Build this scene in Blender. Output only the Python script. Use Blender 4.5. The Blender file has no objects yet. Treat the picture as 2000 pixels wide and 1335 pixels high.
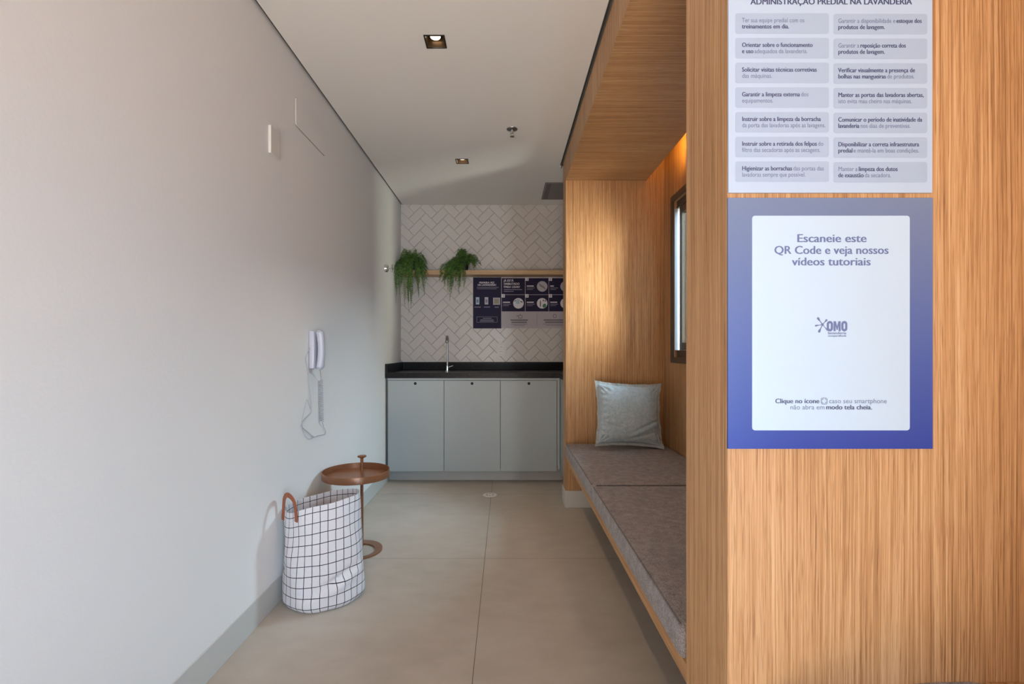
import bpy, bmesh, math, random, os
from mathutils import Vector, Matrix

C = bpy.context.scene
COL = C.collection
R = math.radians
PI = math.pi

# ------------------------------------------------------------------ camera
F = 950.0                      # focal length in pixels of the 2000 x 1335 frame
CX, CY = 988.0, 682.0          # vanishing point of the corridor
H = 1.08                       # lens height
cam_d = bpy.data.cameras.new('camera')
cam = bpy.data.objects.new('camera', cam_d)
COL.objects.link(cam)
cam.location = (0, 0, H)
cam.rotation_euler = (R(90), 0, 0)
cam_d.sensor_fit = 'HORIZONTAL'
cam_d.sensor_width = 36.0
cam_d.lens = 36.0 * F / 2000.0
cam_d.shift_x = (1000.0 - CX) / 2000.0
cam_d.shift_y = (CY - 667.5) / 2000.0
cam_d.clip_start = 0.02
C.camera = cam

# ------------------------------------------------------------------ world, lights, exposure
C.view_settings.view_transform = 'Standard'
C.view_settings.look = 'None'
C.view_settings.gamma = 1.0
C.view_settings.use_curve_mapping = False
C.view_settings.exposure = -0.24

w = bpy.data.worlds.new('sky')
C.world = w
w.use_nodes = True
w.node_tree.nodes['Background'].inputs[0].default_value = (0.80, 0.87, 1.0, 1)
w.node_tree.nodes['Background'].inputs[1].default_value = 0.18


def area(name, loc, target, sx, sy, power, color, spread=180):
    l = bpy.data.lights.new(name, 'AREA')
    l.shape = 'RECTANGLE'
    l.size, l.size_y = sx, sy
    l.energy = power
    l.color = color
    l.spread = R(spread)
    o = bpy.data.objects.new(name, l)
    COL.objects.link(o)
    o.location = loc
    d = Vector(target) - Vector(loc)
    o.rotation_euler = d.to_track_quat('-Z', 'Y').to_euler()
    return o


# narrow glazed opening behind the camera: throws the crisp shade of the partition
area('daylight_slit', (0.84, -3.2, 1.62), (0.0, 4.4, 1.1), 0.14, 0.55, 54, (0.78, 0.90, 1.0))
# cool fill added behind the camera to brighten the lower left wall
area('cool_front_fill', (0.80, -1.3, 0.75), (-0.97, 1.15, 0.45), 1.0, 0.9, 17, (0.38, 0.70, 1.0), 80)
# warm general light of the laundry room ceiling behind the camera
area('room_ceiling_light', (-0.15, -1.2, 2.38), (-0.15, -0.8, 0.0), 0.9, 1.6, 5, (1.0, 0.74, 0.54))
# warm fill lights added behind the camera
area('floor_uplight_fill', (-0.30, -1.7, 0.03), (0.0, 0.4, 2.42), 0.9, 1.3, 112, (1.0, 0.84, 0.70), 120)  # uplight added at floor level to lift the ceiling and timber soffit
area('warm_rear_fill', (-0.35, -2.7, 1.45), (-0.45, 1.5, 2.1), 1.0, 1.5, 6, (1.0, 0.72, 0.54))  # upright fill added to warm the ceiling and upper left wall
# bright yard beyond the alcove window
area('daylight_yard', (2.2, 1.95, 1.35), (0.62, 3.33, 1.45), 0.7, 2.6, 140, (1.0, 0.91, 0.78), 110)
# sky light at the alcove window
area('daylight_window', (2.4, 3.15, 2.75), (-0.97, 2.2, 0.3), 2.4, 1.2, 740, (0.60, 0.82, 1.0))

# ------------------------------------------------------------------ main dimensions
L = 0.972          # left wall at x = -L
HC = 2.42          # ceiling
YW = 4.508         # back wall
YC = 3.917         # cabinet fronts
RX = 0.41          # plane of the timber alcove
YE = 3.33          # alcove end wall
YP0, YP1 = 0.8995, 1.1066   # partition with the posters
XR = 1.083         # alcove back wall


def px(x, y, Y):
    """pixel of the photograph, at distance Y -> point"""
    return Vector(((x - CX) * Y / F, Y, H - (y - CY) * Y / F))


# ------------------------------------------------------------------ materials
def new_mat(name):
    m = bpy.data.materials.new(name)
    m.use_nodes = True
    nt = m.node_tree
    return m, nt, nt.nodes['Principled BSDF']


def plain(name, col, rough=0.5, metal=0.0, spec=0.5, bump=0.0, bscale=200, emis=None, es=0.0):
    m, nt, b = new_mat(name)
    b.inputs['Base Color'].default_value = (*col, 1)
    b.inputs['Roughness'].default_value = rough
    b.inputs['Metallic'].default_value = metal
    b.inputs['Specular IOR Level'].default_value = spec
    if emis:
        b.inputs['Emission Color'].default_value = (*emis, 1)
        b.inputs['Emission Strength'].default_value = es
    if bump:
        tc = nt.nodes.new('ShaderNodeTexCoord')
        n = nt.nodes.new('ShaderNodeTexNoise')
        n.inputs['Scale'].default_value = bscale
        n.inputs['Detail'].default_value = 4
        nt.links.new(tc.outputs['Object'], n.inputs['Vector'])
        bp = nt.nodes.new('ShaderNodeBump')
        bp.inputs['Strength'].default_value = bump
        bp.inputs['Distance'].default_value = 0.004
        nt.links.new(n.outputs['Fac'], bp.inputs['Height'])
        nt.links.new(bp.outputs['Normal'], b.inputs['Normal'])
    return m


def noise(nt, vec, scale, detail=3, rough=0.55):
    n = nt.nodes.new('ShaderNodeTexNoise')
    n.inputs['Scale'].default_value = scale
    n.inputs['Detail'].default_value = detail
    n.inputs['Roughness'].default_value = rough
    nt.links.new(vec, n.inputs['Vector'])
    return n.outputs['Fac']


def mapping(nt, vec, scale, loc=(0, 0, 0)):
    n = nt.nodes.new('ShaderNodeMapping')
    n.inputs['Scale'].default_value = scale
    n.inputs['Location'].default_value = loc
    nt.links.new(vec, n.inputs['Vector'])
    return n.outputs['Vector']


def ramp(nt, fac, stops):
    n = nt.nodes.new('ShaderNodeValToRGB')
    e = n.color_ramp.elements
    while len(e) < len(stops):
        e.new(0.5)
    for k, (p, c) in enumerate(stops):
        e[k].position = p
        e[k].color = (*c, 1)
    nt.links.new(fac, n.inputs['Fac'])
    return n.outputs['Color']


def mix(nt, fac, a, b, mode='MIX'):
    n = nt.nodes.new('ShaderNodeMix')
    n.data_type = 'RGBA'
    n.blend_type = mode
    for sock, v in ((n.inputs[0], fac), (n.inputs[6], a), (n.inputs[7], b)):
        if isinstance(v, (int, float)):
            sock.default_value = v
        elif isinstance(v, tuple):
            sock.default_value = (*v, 1)
        else:
            nt.links.new(v, sock)
    return n.outputs[2]


def math_n(nt, op, a, b=None):
    n = nt.nodes.new('ShaderNodeMath')
    n.operation = op
    for k, v in enumerate((a, b)):
        if v is None:
            continue
        if isinstance(v, (int, float)):
            n.inputs[k].default_value = v
        else:
            nt.links.new(v, n.inputs[k])
    return n.outputs[0]


def wood(name, grain, dark=(0.27, 0.135, 0.055), mid=(0.49, 0.268, 0.122), light=(0.63, 0.41, 0.225)):
    """straight grained oak veneer, grain along the axis 'x', 'y' or 'z'"""
    m, nt, b = new_mat(name)
    tc = nt.nodes.new('ShaderNodeTexCoord').outputs['Object']
    ax = 'xyz'.index(grain)

    def sc(across, along):
        s = [across] * 3
        s[ax] = along
        return tuple(s)
    warp = noise(nt, mapping(nt, tc, sc(3.0, 0.8)), 1.0, 2)
    # the grain wanders a little
    wn = nt.nodes.new('ShaderNodeTexNoise')
    wn.inputs['Scale'].default_value = 1.0
    wn.inputs['Detail'].default_value = 2
    nt.links.new(mapping(nt, tc, sc(6.0, 1.3)), wn.inputs['Vector'])
    va = nt.nodes.new('ShaderNodeVectorMath')
    va.operation = 'MULTIPLY_ADD'
    nt.links.new(wn.outputs['Color'], va.inputs[0])
    va.inputs[1].default_value = (0.013, 0.013, 0.013)
    nt.links.new(tc, va.inputs[2])
    tc = va.outputs[0]
    fine = noise(nt, mapping(nt, tc, sc(330, 2.0)), 1.0, 4, 0.62)
    mid_n = noise(nt, mapping(nt, tc, sc(95, 1.1)), 1.0, 3, 0.6)
    pores = noise(nt, mapping(nt, tc, sc(620, 13)), 1.0, 2, 0.5)
    f = math_n(nt, 'ADD', math_n(nt, 'MULTIPLY', fine, 0.54), math_n(nt, 'MULTIPLY', mid_n, 0.30))
    f = math_n(nt, 'ADD', f, math_n(nt, 'MULTIPLY', warp, 0.16))
    col = ramp(nt, f, [(0.37, dark), (0.50, mid), (0.63, light)])
    p = ramp(nt, pores, [(0.33, (0.52, 0.42, 0.36)), (0.46, (1, 1, 1))])
    col = mix(nt, 0.60, col, p, 'MULTIPLY')
    nt.links.new(col, b.inputs['Base Color'])
    b.inputs['Roughness'].default_value = 0.46
    b.inputs['Specular IOR Level'].default_value = 0.35
    bp = nt.nodes.new('ShaderNodeBump')
    bp.inputs['Strength'].default_value = 0.12
    bp.inputs['Distance'].default_value = 0.001
    nt.links.new(fine, bp.inputs['Height'])
    nt.links.new(bp.outputs['Normal'], b.inputs['Normal'])
    return m


M = {}
M['oak_z'] = wood('oak veneer upright', 'z')
M['oak_x'] = wood('oak veneer crosswise', 'x')
M['oak_y'] = wood('oak veneer lengthwise', 'y')
M['shelf_oak'] = wood('pale oak shelf', 'x', (0.38, 0.22, 0.11), (0.55, 0.36, 0.20), (0.65, 0.45, 0.27))
M['paint'] = plain('white wall paint', (0.80, 0.785, 0.765), 0.75, spec=0.2, bump=0.10, bscale=90)
M['ceil'] = plain('white ceiling paint', (0.80, 0.785, 0.76), 0.85, spec=0.15)
M['gap'] = plain('dark shadow gap profile', (0.035, 0.032, 0.028), 0.6)
M['gapmetal'] = plain('grey shadow gap profile', (0.11, 0.105, 0.095), 0.5)
M['skirt'] = plain('pale grey skirting', (0.53, 0.52, 0.49), 0.45, bump=0.05, bscale=30)
M['tile'] = plain('white glazed tile', (0.58, 0.55, 0.525), 0.28, spec=0.5)
M['grout'] = plain('grey grout', (0.46, 0.435, 0.41), 0.9)
M['cabinet'] = plain('sage grey lacquer', (0.335, 0.37, 0.375), 0.42, spec=0.4)
M['cabin'] = plain('cabinet inside', (0.10, 0.10, 0.10), 0.7)
M['hole'] = plain('dark finger hole', (0.012, 0.012, 0.012), 0.8)
M['toe'] = plain('grey toe kick', (0.42, 0.41, 0.39), 0.5)
M['chrome'] = plain('chrome', (0.80, 0.80, 0.80), 0.12, 1.0)
M['steel'] = plain('brushed steel', (0.35, 0.35, 0.35), 0.3, 1.0)
M['white_plastic'] = plain('white plastic', (0.74, 0.73, 0.71), 0.35)
M['wall_plastic'] = plain('cream plastic', (0.70, 0.665, 0.62), 0.5)
M['cover_rim'] = plain('beige cover rim', (0.42, 0.37, 0.32), 0.6)
M['phone'] = plain('white telephone plastic', (0.52, 0.53, 0.62), 0.3)
M['cord'] = plain('white cord', (0.42, 0.42, 0.46), 0.5)
M['slot'] = plain('dark slot', (0.05, 0.05, 0.05), 0.6)
M['copper'] = plain('brown copper enamel', (0.27, 0.115, 0.056), 0.34, 0.35)
M['leather'] = plain('brown leather', (0.30, 0.085, 0.035), 0.5, bump=0.1)
M['bronze'] = plain('bronze aluminium', (0.105, 0.088, 0.075), 0.4, 0.5)
M['alu'] = plain('grey window reveal', (0.42, 0.47, 0.50), 0.4)
M['black'] = plain('black lamp housing', (0.010, 0.009, 0.008), 0.35)
M['baffle'] = plain('dark bronze lamp baffle', (0.075, 0.042, 0.018), 0.30, 0.6)
M['lampglow'] = plain('lamp lens', (1, 0.9, 0.75), 0.4, emis=(1.0, 0.86, 0.62), es=7.0)
M['amber'] = plain('bronze lamp reflector', (0.30, 0.17, 0.05), 0.25, 0.6)
M['led'] = plain('warm led strip', (1, 0.8, 0.4), 0.5, emis=(1.0, 0.60, 0.11), es=90.0)
M['vent'] = plain('dark grey vent panel', (0.20, 0.185, 0.185), 0.5)
M['potblack'] = plain('black nursery pot', (0.012, 0.012, 0.012), 0.5)
M['drain'] = plain('white drain cover', (0.75, 0.73, 0.70), 0.4)


def floor_mat():
    m, nt, b = new_mat('beige porcelain floor')
    tc = nt.nodes.new('ShaderNodeTexCoord').outputs['Object']
    big = noise(nt, mapping(nt, tc, (1.3, 1.3, 1)), 1.0, 4, 0.6)
    mid = noise(nt, mapping(nt, tc, (7, 12, 1)), 1.0, 5, 0.6)
    f = math_n(nt, 'ADD', math_n(nt, 'MULTIPLY', big, 0.6), math_n(nt, 'MULTIPLY', mid, 0.4))
    col = ramp(nt, f, [(0.35, (0.40, 0.355, 0.30)), (0.5, (0.455, 0.405, 0.345)), (0.65, (0.50, 0.455, 0.395))])
    sep = nt.nodes.new('ShaderNodeSeparateXYZ')
    nt.links.new(tc, sep.inputs[0])

    def joint(v, off, period):
        t = math_n(nt, 'ADD', v, -off + period * 20.5)
        t = math_n(nt, 'MODULO', t, period)
        t = math_n(nt, 'ABSOLUTE', math_n(nt, 'SUBTRACT', t, period / 2))
        return math_n(nt, 'LESS_THAN', t, 0.0013)
    j = math_n(nt, 'MAXIMUM', joint(sep.outputs[0], -0.109, 1.123), joint(sep.outputs[1], 2.515, 1.123))
    col = mix(nt, j, col, (0.12, 0.10, 0.08))
    nt.links.new(col, b.inputs['Base Color'])
    b.inputs['Roughness'].default_value = 0.42
    b.inputs['Specular IOR Level'].default_value = 0.4
    return m


M['floor'] = floor_mat()


def stone():
    m, nt, b = new_mat('black granite')
    tc = nt.nodes.new('ShaderNodeTexCoord').outputs['Object']
    n = noise(nt, tc, 60, 5, 0.7)
    col = ramp(nt, n, [(0.35, (0.010, 0.010, 0.011)), (0.60, (0.018, 0.018, 0.020)), (0.75, (0.045, 0.045, 0.047))])
    nt.links.new(col, b.inputs['Base Color'])
    b.inputs['Roughness'].default_value = 0.30
    b.inputs['Specular IOR Level'].default_value = 0.12
    return m


M['stone'] = stone()


def fabric(name, a, b_, scale, bump=0.5, rough=0.95, stretch=(1, 1, 1)):
    m, nt, b = new_mat(name)
    tc = nt.nodes.new('ShaderNodeTexCoord').outputs['Object']
    n = noise(nt, mapping(nt, tc, stretch), scale, 4, 0.7)
    n2 = noise(nt, tc, scale * 0.12, 2, 0.6)
    f = math_n(nt, 'ADD', math_n(nt, 'MULTIPLY', n, 0.75), math_n(nt, 'MULTIPLY', n2, 0.25))
    col = ramp(nt, f, [(0.38, a), (0.62, b_)])
    nt.links.new(col, b.inputs['Base Color'])
    b.inputs['Roughness'].default_value = rough
    b.inputs['Specular IOR Level'].default_value = 0.1
    b.inputs['Sheen Weight'].default_value = 0.15
    bp = nt.nodes.new('ShaderNodeBump')
    bp.inputs['Strength'].default_value = bump
    bp.inputs['Distance'].default_value = 0.002
    nt.links.new(n, bp.inputs['Height'])
    nt.links.new(bp.outputs['Normal'], b.inputs['Normal'])
    return m


M['seat'] = fabric('grey boucle', (0.150, 0.136, 0.138), (0.40, 0.375, 0.385), 300, 0.9)
M['seat_pipe'] = fabric('grey seam piping', (0.10, 0.09, 0.09), (0.24, 0.22, 0.22), 300, 0.4)
M['pillow'] = fabric('pale blue grey linen', (0.29, 0.36, 0.40), (0.52, 0.60, 0.64), 420, 0.5, stretch=(1, 1, 0.25))
M['pillow_edge'] = fabric('pillow flange linen', (0.32, 0.36, 0.37), (0.50, 0.54, 0.54), 420, 0.4)


def grid_cloth():
    m, nt, b = new_mat('white cotton with black grid')
    uv = nt.nodes.new('ShaderNodeTexCoord').outputs['UV']
    sep = nt.nodes.new('ShaderNodeSeparateXYZ')
    nt.links.new(uv, sep.inputs[0])
    tc = nt.nodes.new('ShaderNodeTexCoord').outputs['Object']
    wob = noise(nt, tc, 25, 2)

    def line(v, wd):
        t = math_n(nt, 'FRACT', math_n(nt, 'ADD', v, math_n(nt, 'MULTIPLY', wob, 0.06)))
        t = math_n(nt, 'ABSOLUTE', math_n(nt, 'SUBTRACT', t, 0.5))
        return math_n(nt, 'LESS_THAN', t, wd)
    j = math_n(nt, 'MAXIMUM', line(sep.outputs[0], 0.042), line(sep.outputs[1], 0.034))
    weave = noise(nt, tc, 500, 2)
    base = ramp(nt, weave, [(0.3, (0.62, 0.60, 0.63)), (0.7, (0.74, 0.72, 0.75))])
    col = mix(nt, j, base, (0.022, 0.020, 0.030))
    nt.links.new(col, b.inputs['Base Color'])
    b.inputs['Roughness'].default_value = 0.9
    b.inputs['Specular IOR Level'].default_value = 0.15
    return m


M['grid'] = grid_cloth()


def leaf_mat():
    m, nt, b = new_mat('fern green')
    tc = nt.nodes.new('ShaderNodeTexCoord').outputs['Object']
    n = noise(nt, tc, 45, 3, 0.7)
    col = ramp(nt, n, [(0.33, (0.012, 0.045, 0.006)), (0.5, (0.045, 0.14, 0.014)), (0.68, (0.15, 0.30, 0.035))])
    nt.links.new(col, b.inputs['Base Color'])
    b.inputs['Roughness'].default_value = 0.5
    b.inputs['Subsurface Weight'].default_value = 0.0
    return m


M['leaf'] = leaf_mat()
M['stem'] = plain('fern stem', (0.06, 0.09, 0.02), 0.6)


def glass_mat():
    m, nt, b = new_mat('window glass')
    # thin clear pane: straight transmission with a mirror share that grows at grazing angles
    tr = nt.nodes.new('ShaderNodeBsdfTransparent')
    tr.inputs['Color'].default_value = (0.90, 0.95, 0.95, 1)
    gl = nt.nodes.new('ShaderNodeBsdfGlossy')
    gl.inputs['Roughness'].default_value = 0.02
    fr = nt.nodes.new('ShaderNodeFresnel')
    fr.inputs['IOR'].default_value = 1.35
    mx = nt.nodes.new('ShaderNodeMixShader')
    nt.links.new(fr.outputs[0], mx.inputs[0])
    nt.links.new(tr.outputs[0], mx.inputs[1])
    nt.links.new(gl.outputs[0], mx.inputs[2])
    nt.links.new(mx.outputs[0], nt.nodes['Material Output'].inputs['Surface'])
    nt.nodes.remove(b)
    return m


M['glass'] = glass_mat()

# print colours of the signs
M['print_white'] = plain('sign pale print', (0.42, 0.525, 0.69), 0.35)
M['print_box'] = plain('sign grey blue box', (0.345, 0.435, 0.59), 0.35)
M['print_navy'] = plain('sign navy ink', (0.050, 0.062, 0.145), 0.4)
M['print_text'] = plain('sign regular ink', (0.135, 0.165, 0.285), 0.4)
M['print_slate'] = plain('sign slate blue ink', (0.125, 0.165, 0.335), 0.4)
M['print_card'] = plain('sign card white', (0.47, 0.60, 0.755), 0.35)
M['edge_dark'] = plain('sign edge', (0.10, 0.10, 0.13), 0.5)
M['back_navy'] = plain('notice navy', (0.020, 0.017, 0.050), 0.5, spec=0.12)
M['back_pale'] = plain('notice lilac grey', (0.46, 0.42, 0.46), 0.5, spec=0.12)
M['back_ink'] = plain('notice white ink', (0.70, 0.68, 0.74), 0.5)
M['back_dim'] = plain('notice dim ink', (0.24, 0.23, 0.31), 0.5)
M['back_dark'] = plain('notice dark ink', (0.10, 0.09, 0.12), 0.5)
M['pic_grey'] = plain('notice picture grey', (0.42, 0.41, 0.47), 0.5)
M['pic_dark'] = plain('notice picture dark', (0.10, 0.10, 0.13), 0.5)
M['pic_green'] = plain('notice picture green', (0.03, 0.20, 0.11), 0.5)
M['pic_blue'] = plain('notice picture pale blue', (0.38, 0.50, 0.60), 0.5)
M['pic_tan'] = plain('notice picture tan', (0.28, 0.26, 0.18), 0.5)


def border_print_haze():
    """blue border print of the lower sign, glossy haze painted in towards the top"""
    m, nt, b = new_mat('sign blue border print with haze')
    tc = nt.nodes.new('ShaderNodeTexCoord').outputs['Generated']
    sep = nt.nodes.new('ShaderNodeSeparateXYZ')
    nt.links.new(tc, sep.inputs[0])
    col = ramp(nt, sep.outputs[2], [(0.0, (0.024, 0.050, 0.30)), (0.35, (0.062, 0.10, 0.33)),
                                    (1.0, (0.155, 0.205, 0.335))])  # paler towards the top: reflective haze painted over the blue print
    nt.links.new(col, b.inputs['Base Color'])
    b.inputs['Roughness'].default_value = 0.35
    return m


M['border'] = border_print_haze()


# ------------------------------------------------------------------ object helpers
def tag(o, label=None, cat=None, group=None, kind=None):
    if label:
        o['label'] = label
    if cat:
        o['category'] = cat
    if group:
        o['group'] = group
    if kind:
        o['kind'] = kind
    return o


def thing(name, label, cat, loc, group=None):
    o = bpy.data.objects.new(name, None)
    o.empty_display_size = 0.1
    COL.objects.link(o)
    o.location = loc
    return tag(o, label, cat, group)


ABS = {}


def base_of(p):
    if p is None:
        return Vector((0, 0, 0))
    v = Vector(p.location)
    while p.parent:
        p = p.parent
        v = v + Vector(p.location)
    return v


def obj(name, bm, mat, parent=None, smooth=False, at=None):
    """link a bmesh given in world coordinates as one mesh object; its origin goes to the parent's base"""
    me = bpy.data.meshes.new(name)
    off = base_of(parent)
    if at is not None:
        off = Vector(at)
    bmesh.ops.translate(bm, verts=bm.verts, vec=-off)
    bmesh.ops.recalc_face_normals(bm, faces=bm.faces)
    bm.to_mesh(me)
    bm.free()
    me.materials.append(mat)
    if smooth:
        for p in me.polygons:
            p.use_smooth = True
        try:
            me.set_sharp_from_angle(angle=R(40))
        except Exception:
            pass
    o = bpy.data.objects.new(name, me)
    COL.objects.link(o)
    if parent is not None:
        o.parent = parent
    else:
        o.location = off
    return o


def struct(name, bm, mat, **k):
    return tag(obj(name, bm, mat, **k), kind='structure')


def BM():
    return bmesh.new()


def box(bm, x0, x1, y0, y1, z0, z1, bevel=0.0, seg=2):
    r = bmesh.ops.create_cube(bm, size=1.0)
    vs = r['verts']
    for v in vs:
        v.co = Vector(((x0 + x1) / 2 + v.co.x * (x1 - x0), (y0 + y1) / 2 + v.co.y * (y1 - y0),
                       (z0 + z1) / 2 + v.co.z * (z1 - z0)))
    if bevel:
        es = list({e for v in vs for e in v.link_edges})
        bmesh.ops.bevel(bm, geom=es, offset=bevel, segments=seg, profile=0.5, affect='EDGES')
    return bm


def bxm(*a, **k):
    return box(BM(), *a, **k)


def ring_verts(bm, c, axis, r, n, ref=None, sx=1.0):
    axis = Vector(axis).normalized()
    ref = Vector(ref) if ref is not None else (Vector((0, 0, 1)) if abs(axis.z) < 0.9 else Vector((1, 0, 0)))
    u = axis.cross(ref).normalized()
    v = axis.cross(u).normalized()
    return [bm.verts.new(Vector(c) + u * math.cos(2 * PI * k / n) * r * sx + v * math.sin(2 * PI * k / n) * r)
            for k in range(n)]


def bridge(bm, a, b):
    n = len(a)
    for k in range(n):
        bm.faces.new((a[k], a[(k + 1) % n], b[(k + 1) % n], b[k]))


def lathe(bm, base, axis, prof, n=32, caps=True):
    """prof: list of (distance along the axis, radius)"""
    axis = Vector(axis).normalized()
    prev = None
    first = None
    for d, r in prof:
        ring = ring_verts(bm, Vector(base) + axis * d, axis, max(r, 1e-5), n)
        if prev:
            bridge(bm, prev, ring)
        else:
            first = ring
        prev = ring
    if caps:
        bm.faces.new(first)
        bm.faces.new(prev)
    return bm


def tube(bm, pts, r, n=8, closed=False):
    pts = [Vector(p) for p in pts]
    ref = Vector((0.13, 0.31, 0.94))
    prev = None
    first = None
    m = len(pts)
    u = None
    for i, p in enumerate(pts):
        t = (pts[min(i + 1, m - 1)] - pts[max(i - 1, 0)]).normalized()
        if u is None:
            u = t.cross(ref).normalized()
        else:
            u = (u - t * u.dot(t)).normalized()
        v = t.cross(u)
        rr = r[i] if isinstance(r, (list, tuple)) else r
        ring = [bm.verts.new(p + u * math.cos(2 * PI * k / n) * rr + v * math.sin(2 * PI * k / n) * rr)
                for k in range(n)]
        if prev:
            bridge(bm, prev, ring)
        else:
            first = ring
        prev = ring
    bm.faces.new(first)
    bm.faces.new(prev)
    return bm


def smooth_path(pts, sub=8):
    """Catmull-Rom through the points"""
    P = [Vector(p) for p in pts]
    P = [P[0] * 2 - P[1]] + P + [P[-1] * 2 - P[-2]]
    out = []
    for i in range(1, len(P) - 2):
        for k in range(sub):
            t = k / sub
            a, b, c, d = P[i - 1], P[i], P[i + 1], P[i + 2]
            out.append(0.5 * ((2 * b) + (c - a) * t + (2 * a - 5 * b + 4 * c - d) * t * t
                              + (3 * b - a - 3 * c + d) * t ** 3))
    out.append(P[-2])
    return out


def rrect(x0, x1, z0, z1, r, n=5):
    pts = []
    for cx, cz, a0 in ((x1 - r, z1 - r, 0), (x0 + r, z1 - r, 90), (x0 + r, z0 + r, 180), (x1 - r, z0 + r, 270)):
        for k in range(n + 1):
            a = R(a0 + 90 * k / n)
            pts.append((cx + r * math.cos(a), cz + r * math.sin(a)))
    return pts


def plate_y(bm, pts, y0, y1):
    """prism with outline (x, z), between the planes y0 and y1"""
    a = [bm.verts.new((x, y0, z)) for x, z in pts]
    b = [bm.verts.new((x, y1, z)) for x, z in pts]
    bm.faces.new(a)
    bm.faces.new(list(reversed(b)))
    bridge(bm, a, b)
    return bm


def plate_x(bm, pts, x0, x1):
    a = [bm.verts.new((x0, y, z)) for y, z in pts]
    b = [bm.verts.new((x1, y, z)) for y, z in pts]
    bm.faces.new(a)
    bm.faces.new(list(reversed(b)))
    bridge(bm, a, b)
    return bm


# ------------------------------------------------------------------ the room
YB = -3.0
struct('floor', bxm(-L - 0.1, 1.6, YB, YW + 0.1, -0.1, 0.0), M['floor'])
struct('wall_left', bxm(-L - 0.12, -L, YB, YW + 0.1, -0.1, HC + 0.15), M['paint'])
# ceiling board stops short of the walls: a dark shadow gap runs round it
G = 0.014
bm = BM()
box(bm, -L + G, RX - G, YB, 3.58, HC, HC + 0.012)
box(bm, -L + G, XR, 3.58, YW - 0.008, HC, HC + 0.012)
struct('ceiling', bm, M['ceil'])
struct('trim_1', bxm(-L, -L + G + 0.01, YB, YW, HC + 0.014, HC + 0.05), M['gap'])
struct('trim_2', bxm(-L + G, XR, YW - 0.02, YW, HC + 0.014, HC + 0.05), M['gap'])
bm = BM()
box(bm, RX - G - 0.004, RX, YB, 3.58, HC + 0.014, HC + 0.05)
box(bm, RX - 0.0045, RX - 0.0005, YB, 3.575, HC - 0.012, HC + 0.014)
struct('trim_3', bm, M['gapmetal'])
bxm_ = bxm(-L, 1.4, YB, YW + 0.1, HC + 0.05, HC + 0.15)
struct('ceiling_slab', bxm_, M['gap'])

# back wall with herringbone tiling
wb = struct('wall_back', bxm(-L - 0.1, 1.4, YW, YW + 0.1, -0.1, HC + 0.15), M['grout'])


def herringbone():
    bm = BM()
    tw, gap, th = 0.075, 0.0016, 0.004
    rnd = random.Random(5)
    c45 = math.cos(PI / 4)
    x0, x1, z0, z1 = -L, XR, 0.95, HC
    N = 34
    for n in range(-N, N):
        for mm in range(-12, 13):
            for kind in (0, 1):
                ox, oy = n + 4 * mm, n
                if kind == 0:
                    a, b_, c, d = ox, ox + 2, oy, oy + 1
                else:
                    a, b_, c, d = ox + 2, ox + 3, oy - 1, oy + 1
                a, b_, c, d = a * tw + gap / 2, b_ * tw - gap / 2, c * tw + gap / 2, d * tw - gap / 2
                mx, my = (a + b_) / 2, (c + d) / 2
                wx, wz = (mx - my) * c45, (mx + my) * c45 + 1.6
                if not (x0 - 0.12 < wx < x1 + 0.12 and z0 - 0.12 < wz < z1 + 0.12):
                    continue
                e = 0.0016
                tilt_a, tilt_b = rnd.uniform(-1, 1) * 0.0007, rnd.uniform(-1, 1) * 0.0007
                lo, hi = [], []
                for (u, v, su, sv) in ((a, c, 1, 1), (b_, c, -1, 1), (b_, d, -1, -1), (a, d, 1, -1)):
                    lo.append(bm.verts.new(((u - v) * c45, YW - 0.0002, (u + v) * c45 + 1.6)))
                    u2, v2 = u + su * e, v + sv * e
                    hi.append(bm.verts.new(((u2 - v2) * c45, YW - th - su * tilt_a - sv * tilt_b, (u2 + v2) * c45 + 1.6)))
                bm.faces.new(hi)
                bridge(bm, lo, hi)
    for co, no in (((x0, 0, 0), (-1, 0, 0)), ((x1, 0, 0), (1, 0, 0)), ((0, 0, z0), (0, 0, -1)), ((0, 0, z1), (0, 0, 1))):
        bmesh.ops.bisect_plane(bm, geom=bm.verts[:] + bm.edges[:] + bm.faces[:], plane_co=co, plane_no=no,
                               clear_outer=True)
    return bm


obj('tiling', herringbone(), M['tile'], wb)

struct('baseboard_left', bxm(-L, -L + 0.004, YB, YC + 0.16, 0, 0.108, 0.0015, 1), M['skirt'])

# right hand wall of the alcove, clad with oak, with an opening for the window
WY0, WY1, WZ0, WZ1 = 2.66, 3.13, 1.03, 2.03
bm = BM()
box(bm, XR, XR + 0.17, YB, WY0, -0.1, HC + 0.1)
box(bm, XR, XR + 0.17, WY1, YE + 0.15, -0.1, HC + 0.1)
box(bm, XR, XR + 0.17, WY0, WY1, -0.1, WZ0)
box(bm, XR, XR + 0.17, WY0, WY1, WZ1, HC + 0.1)
struct('wall_right', bm, M['oak_z'])
struct('wall_kitchen', bxm(XR, XR + 0.17, YE + 0.15, YW + 0.1, -0.1, HC + 0.1), M['paint'])
# end wall of the alcove, timber from the skirting to the ceiling
struct('wall_alcove', bxm(RX, XR, YE, YE + 0.15, 0.0, HC + 0.04, 0.0012, 1), M['oak_z'])
bm = BM()
box(bm, RX - 0.008, XR - 0.02, YE - 0.012, YE, 0, 0.115, 0.002, 1)
box(bm, RX - 0.008, RX, YE, YE + 0.15, 0, 0.115, 0.002, 1)
struct('baseboard_alcove', bm, M['skirt'])
struct('wall_near_alcove', bxm(0.966, XR, -0.6, YP0, 0, 2.235), M['oak_z'])
struct('near_light_blocker', bxm(0.872, XR, -1.62, -1.5, 0, HC + 0.04), M['oak_z'])  # unseen panel added to shade the right side of the partition
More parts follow.
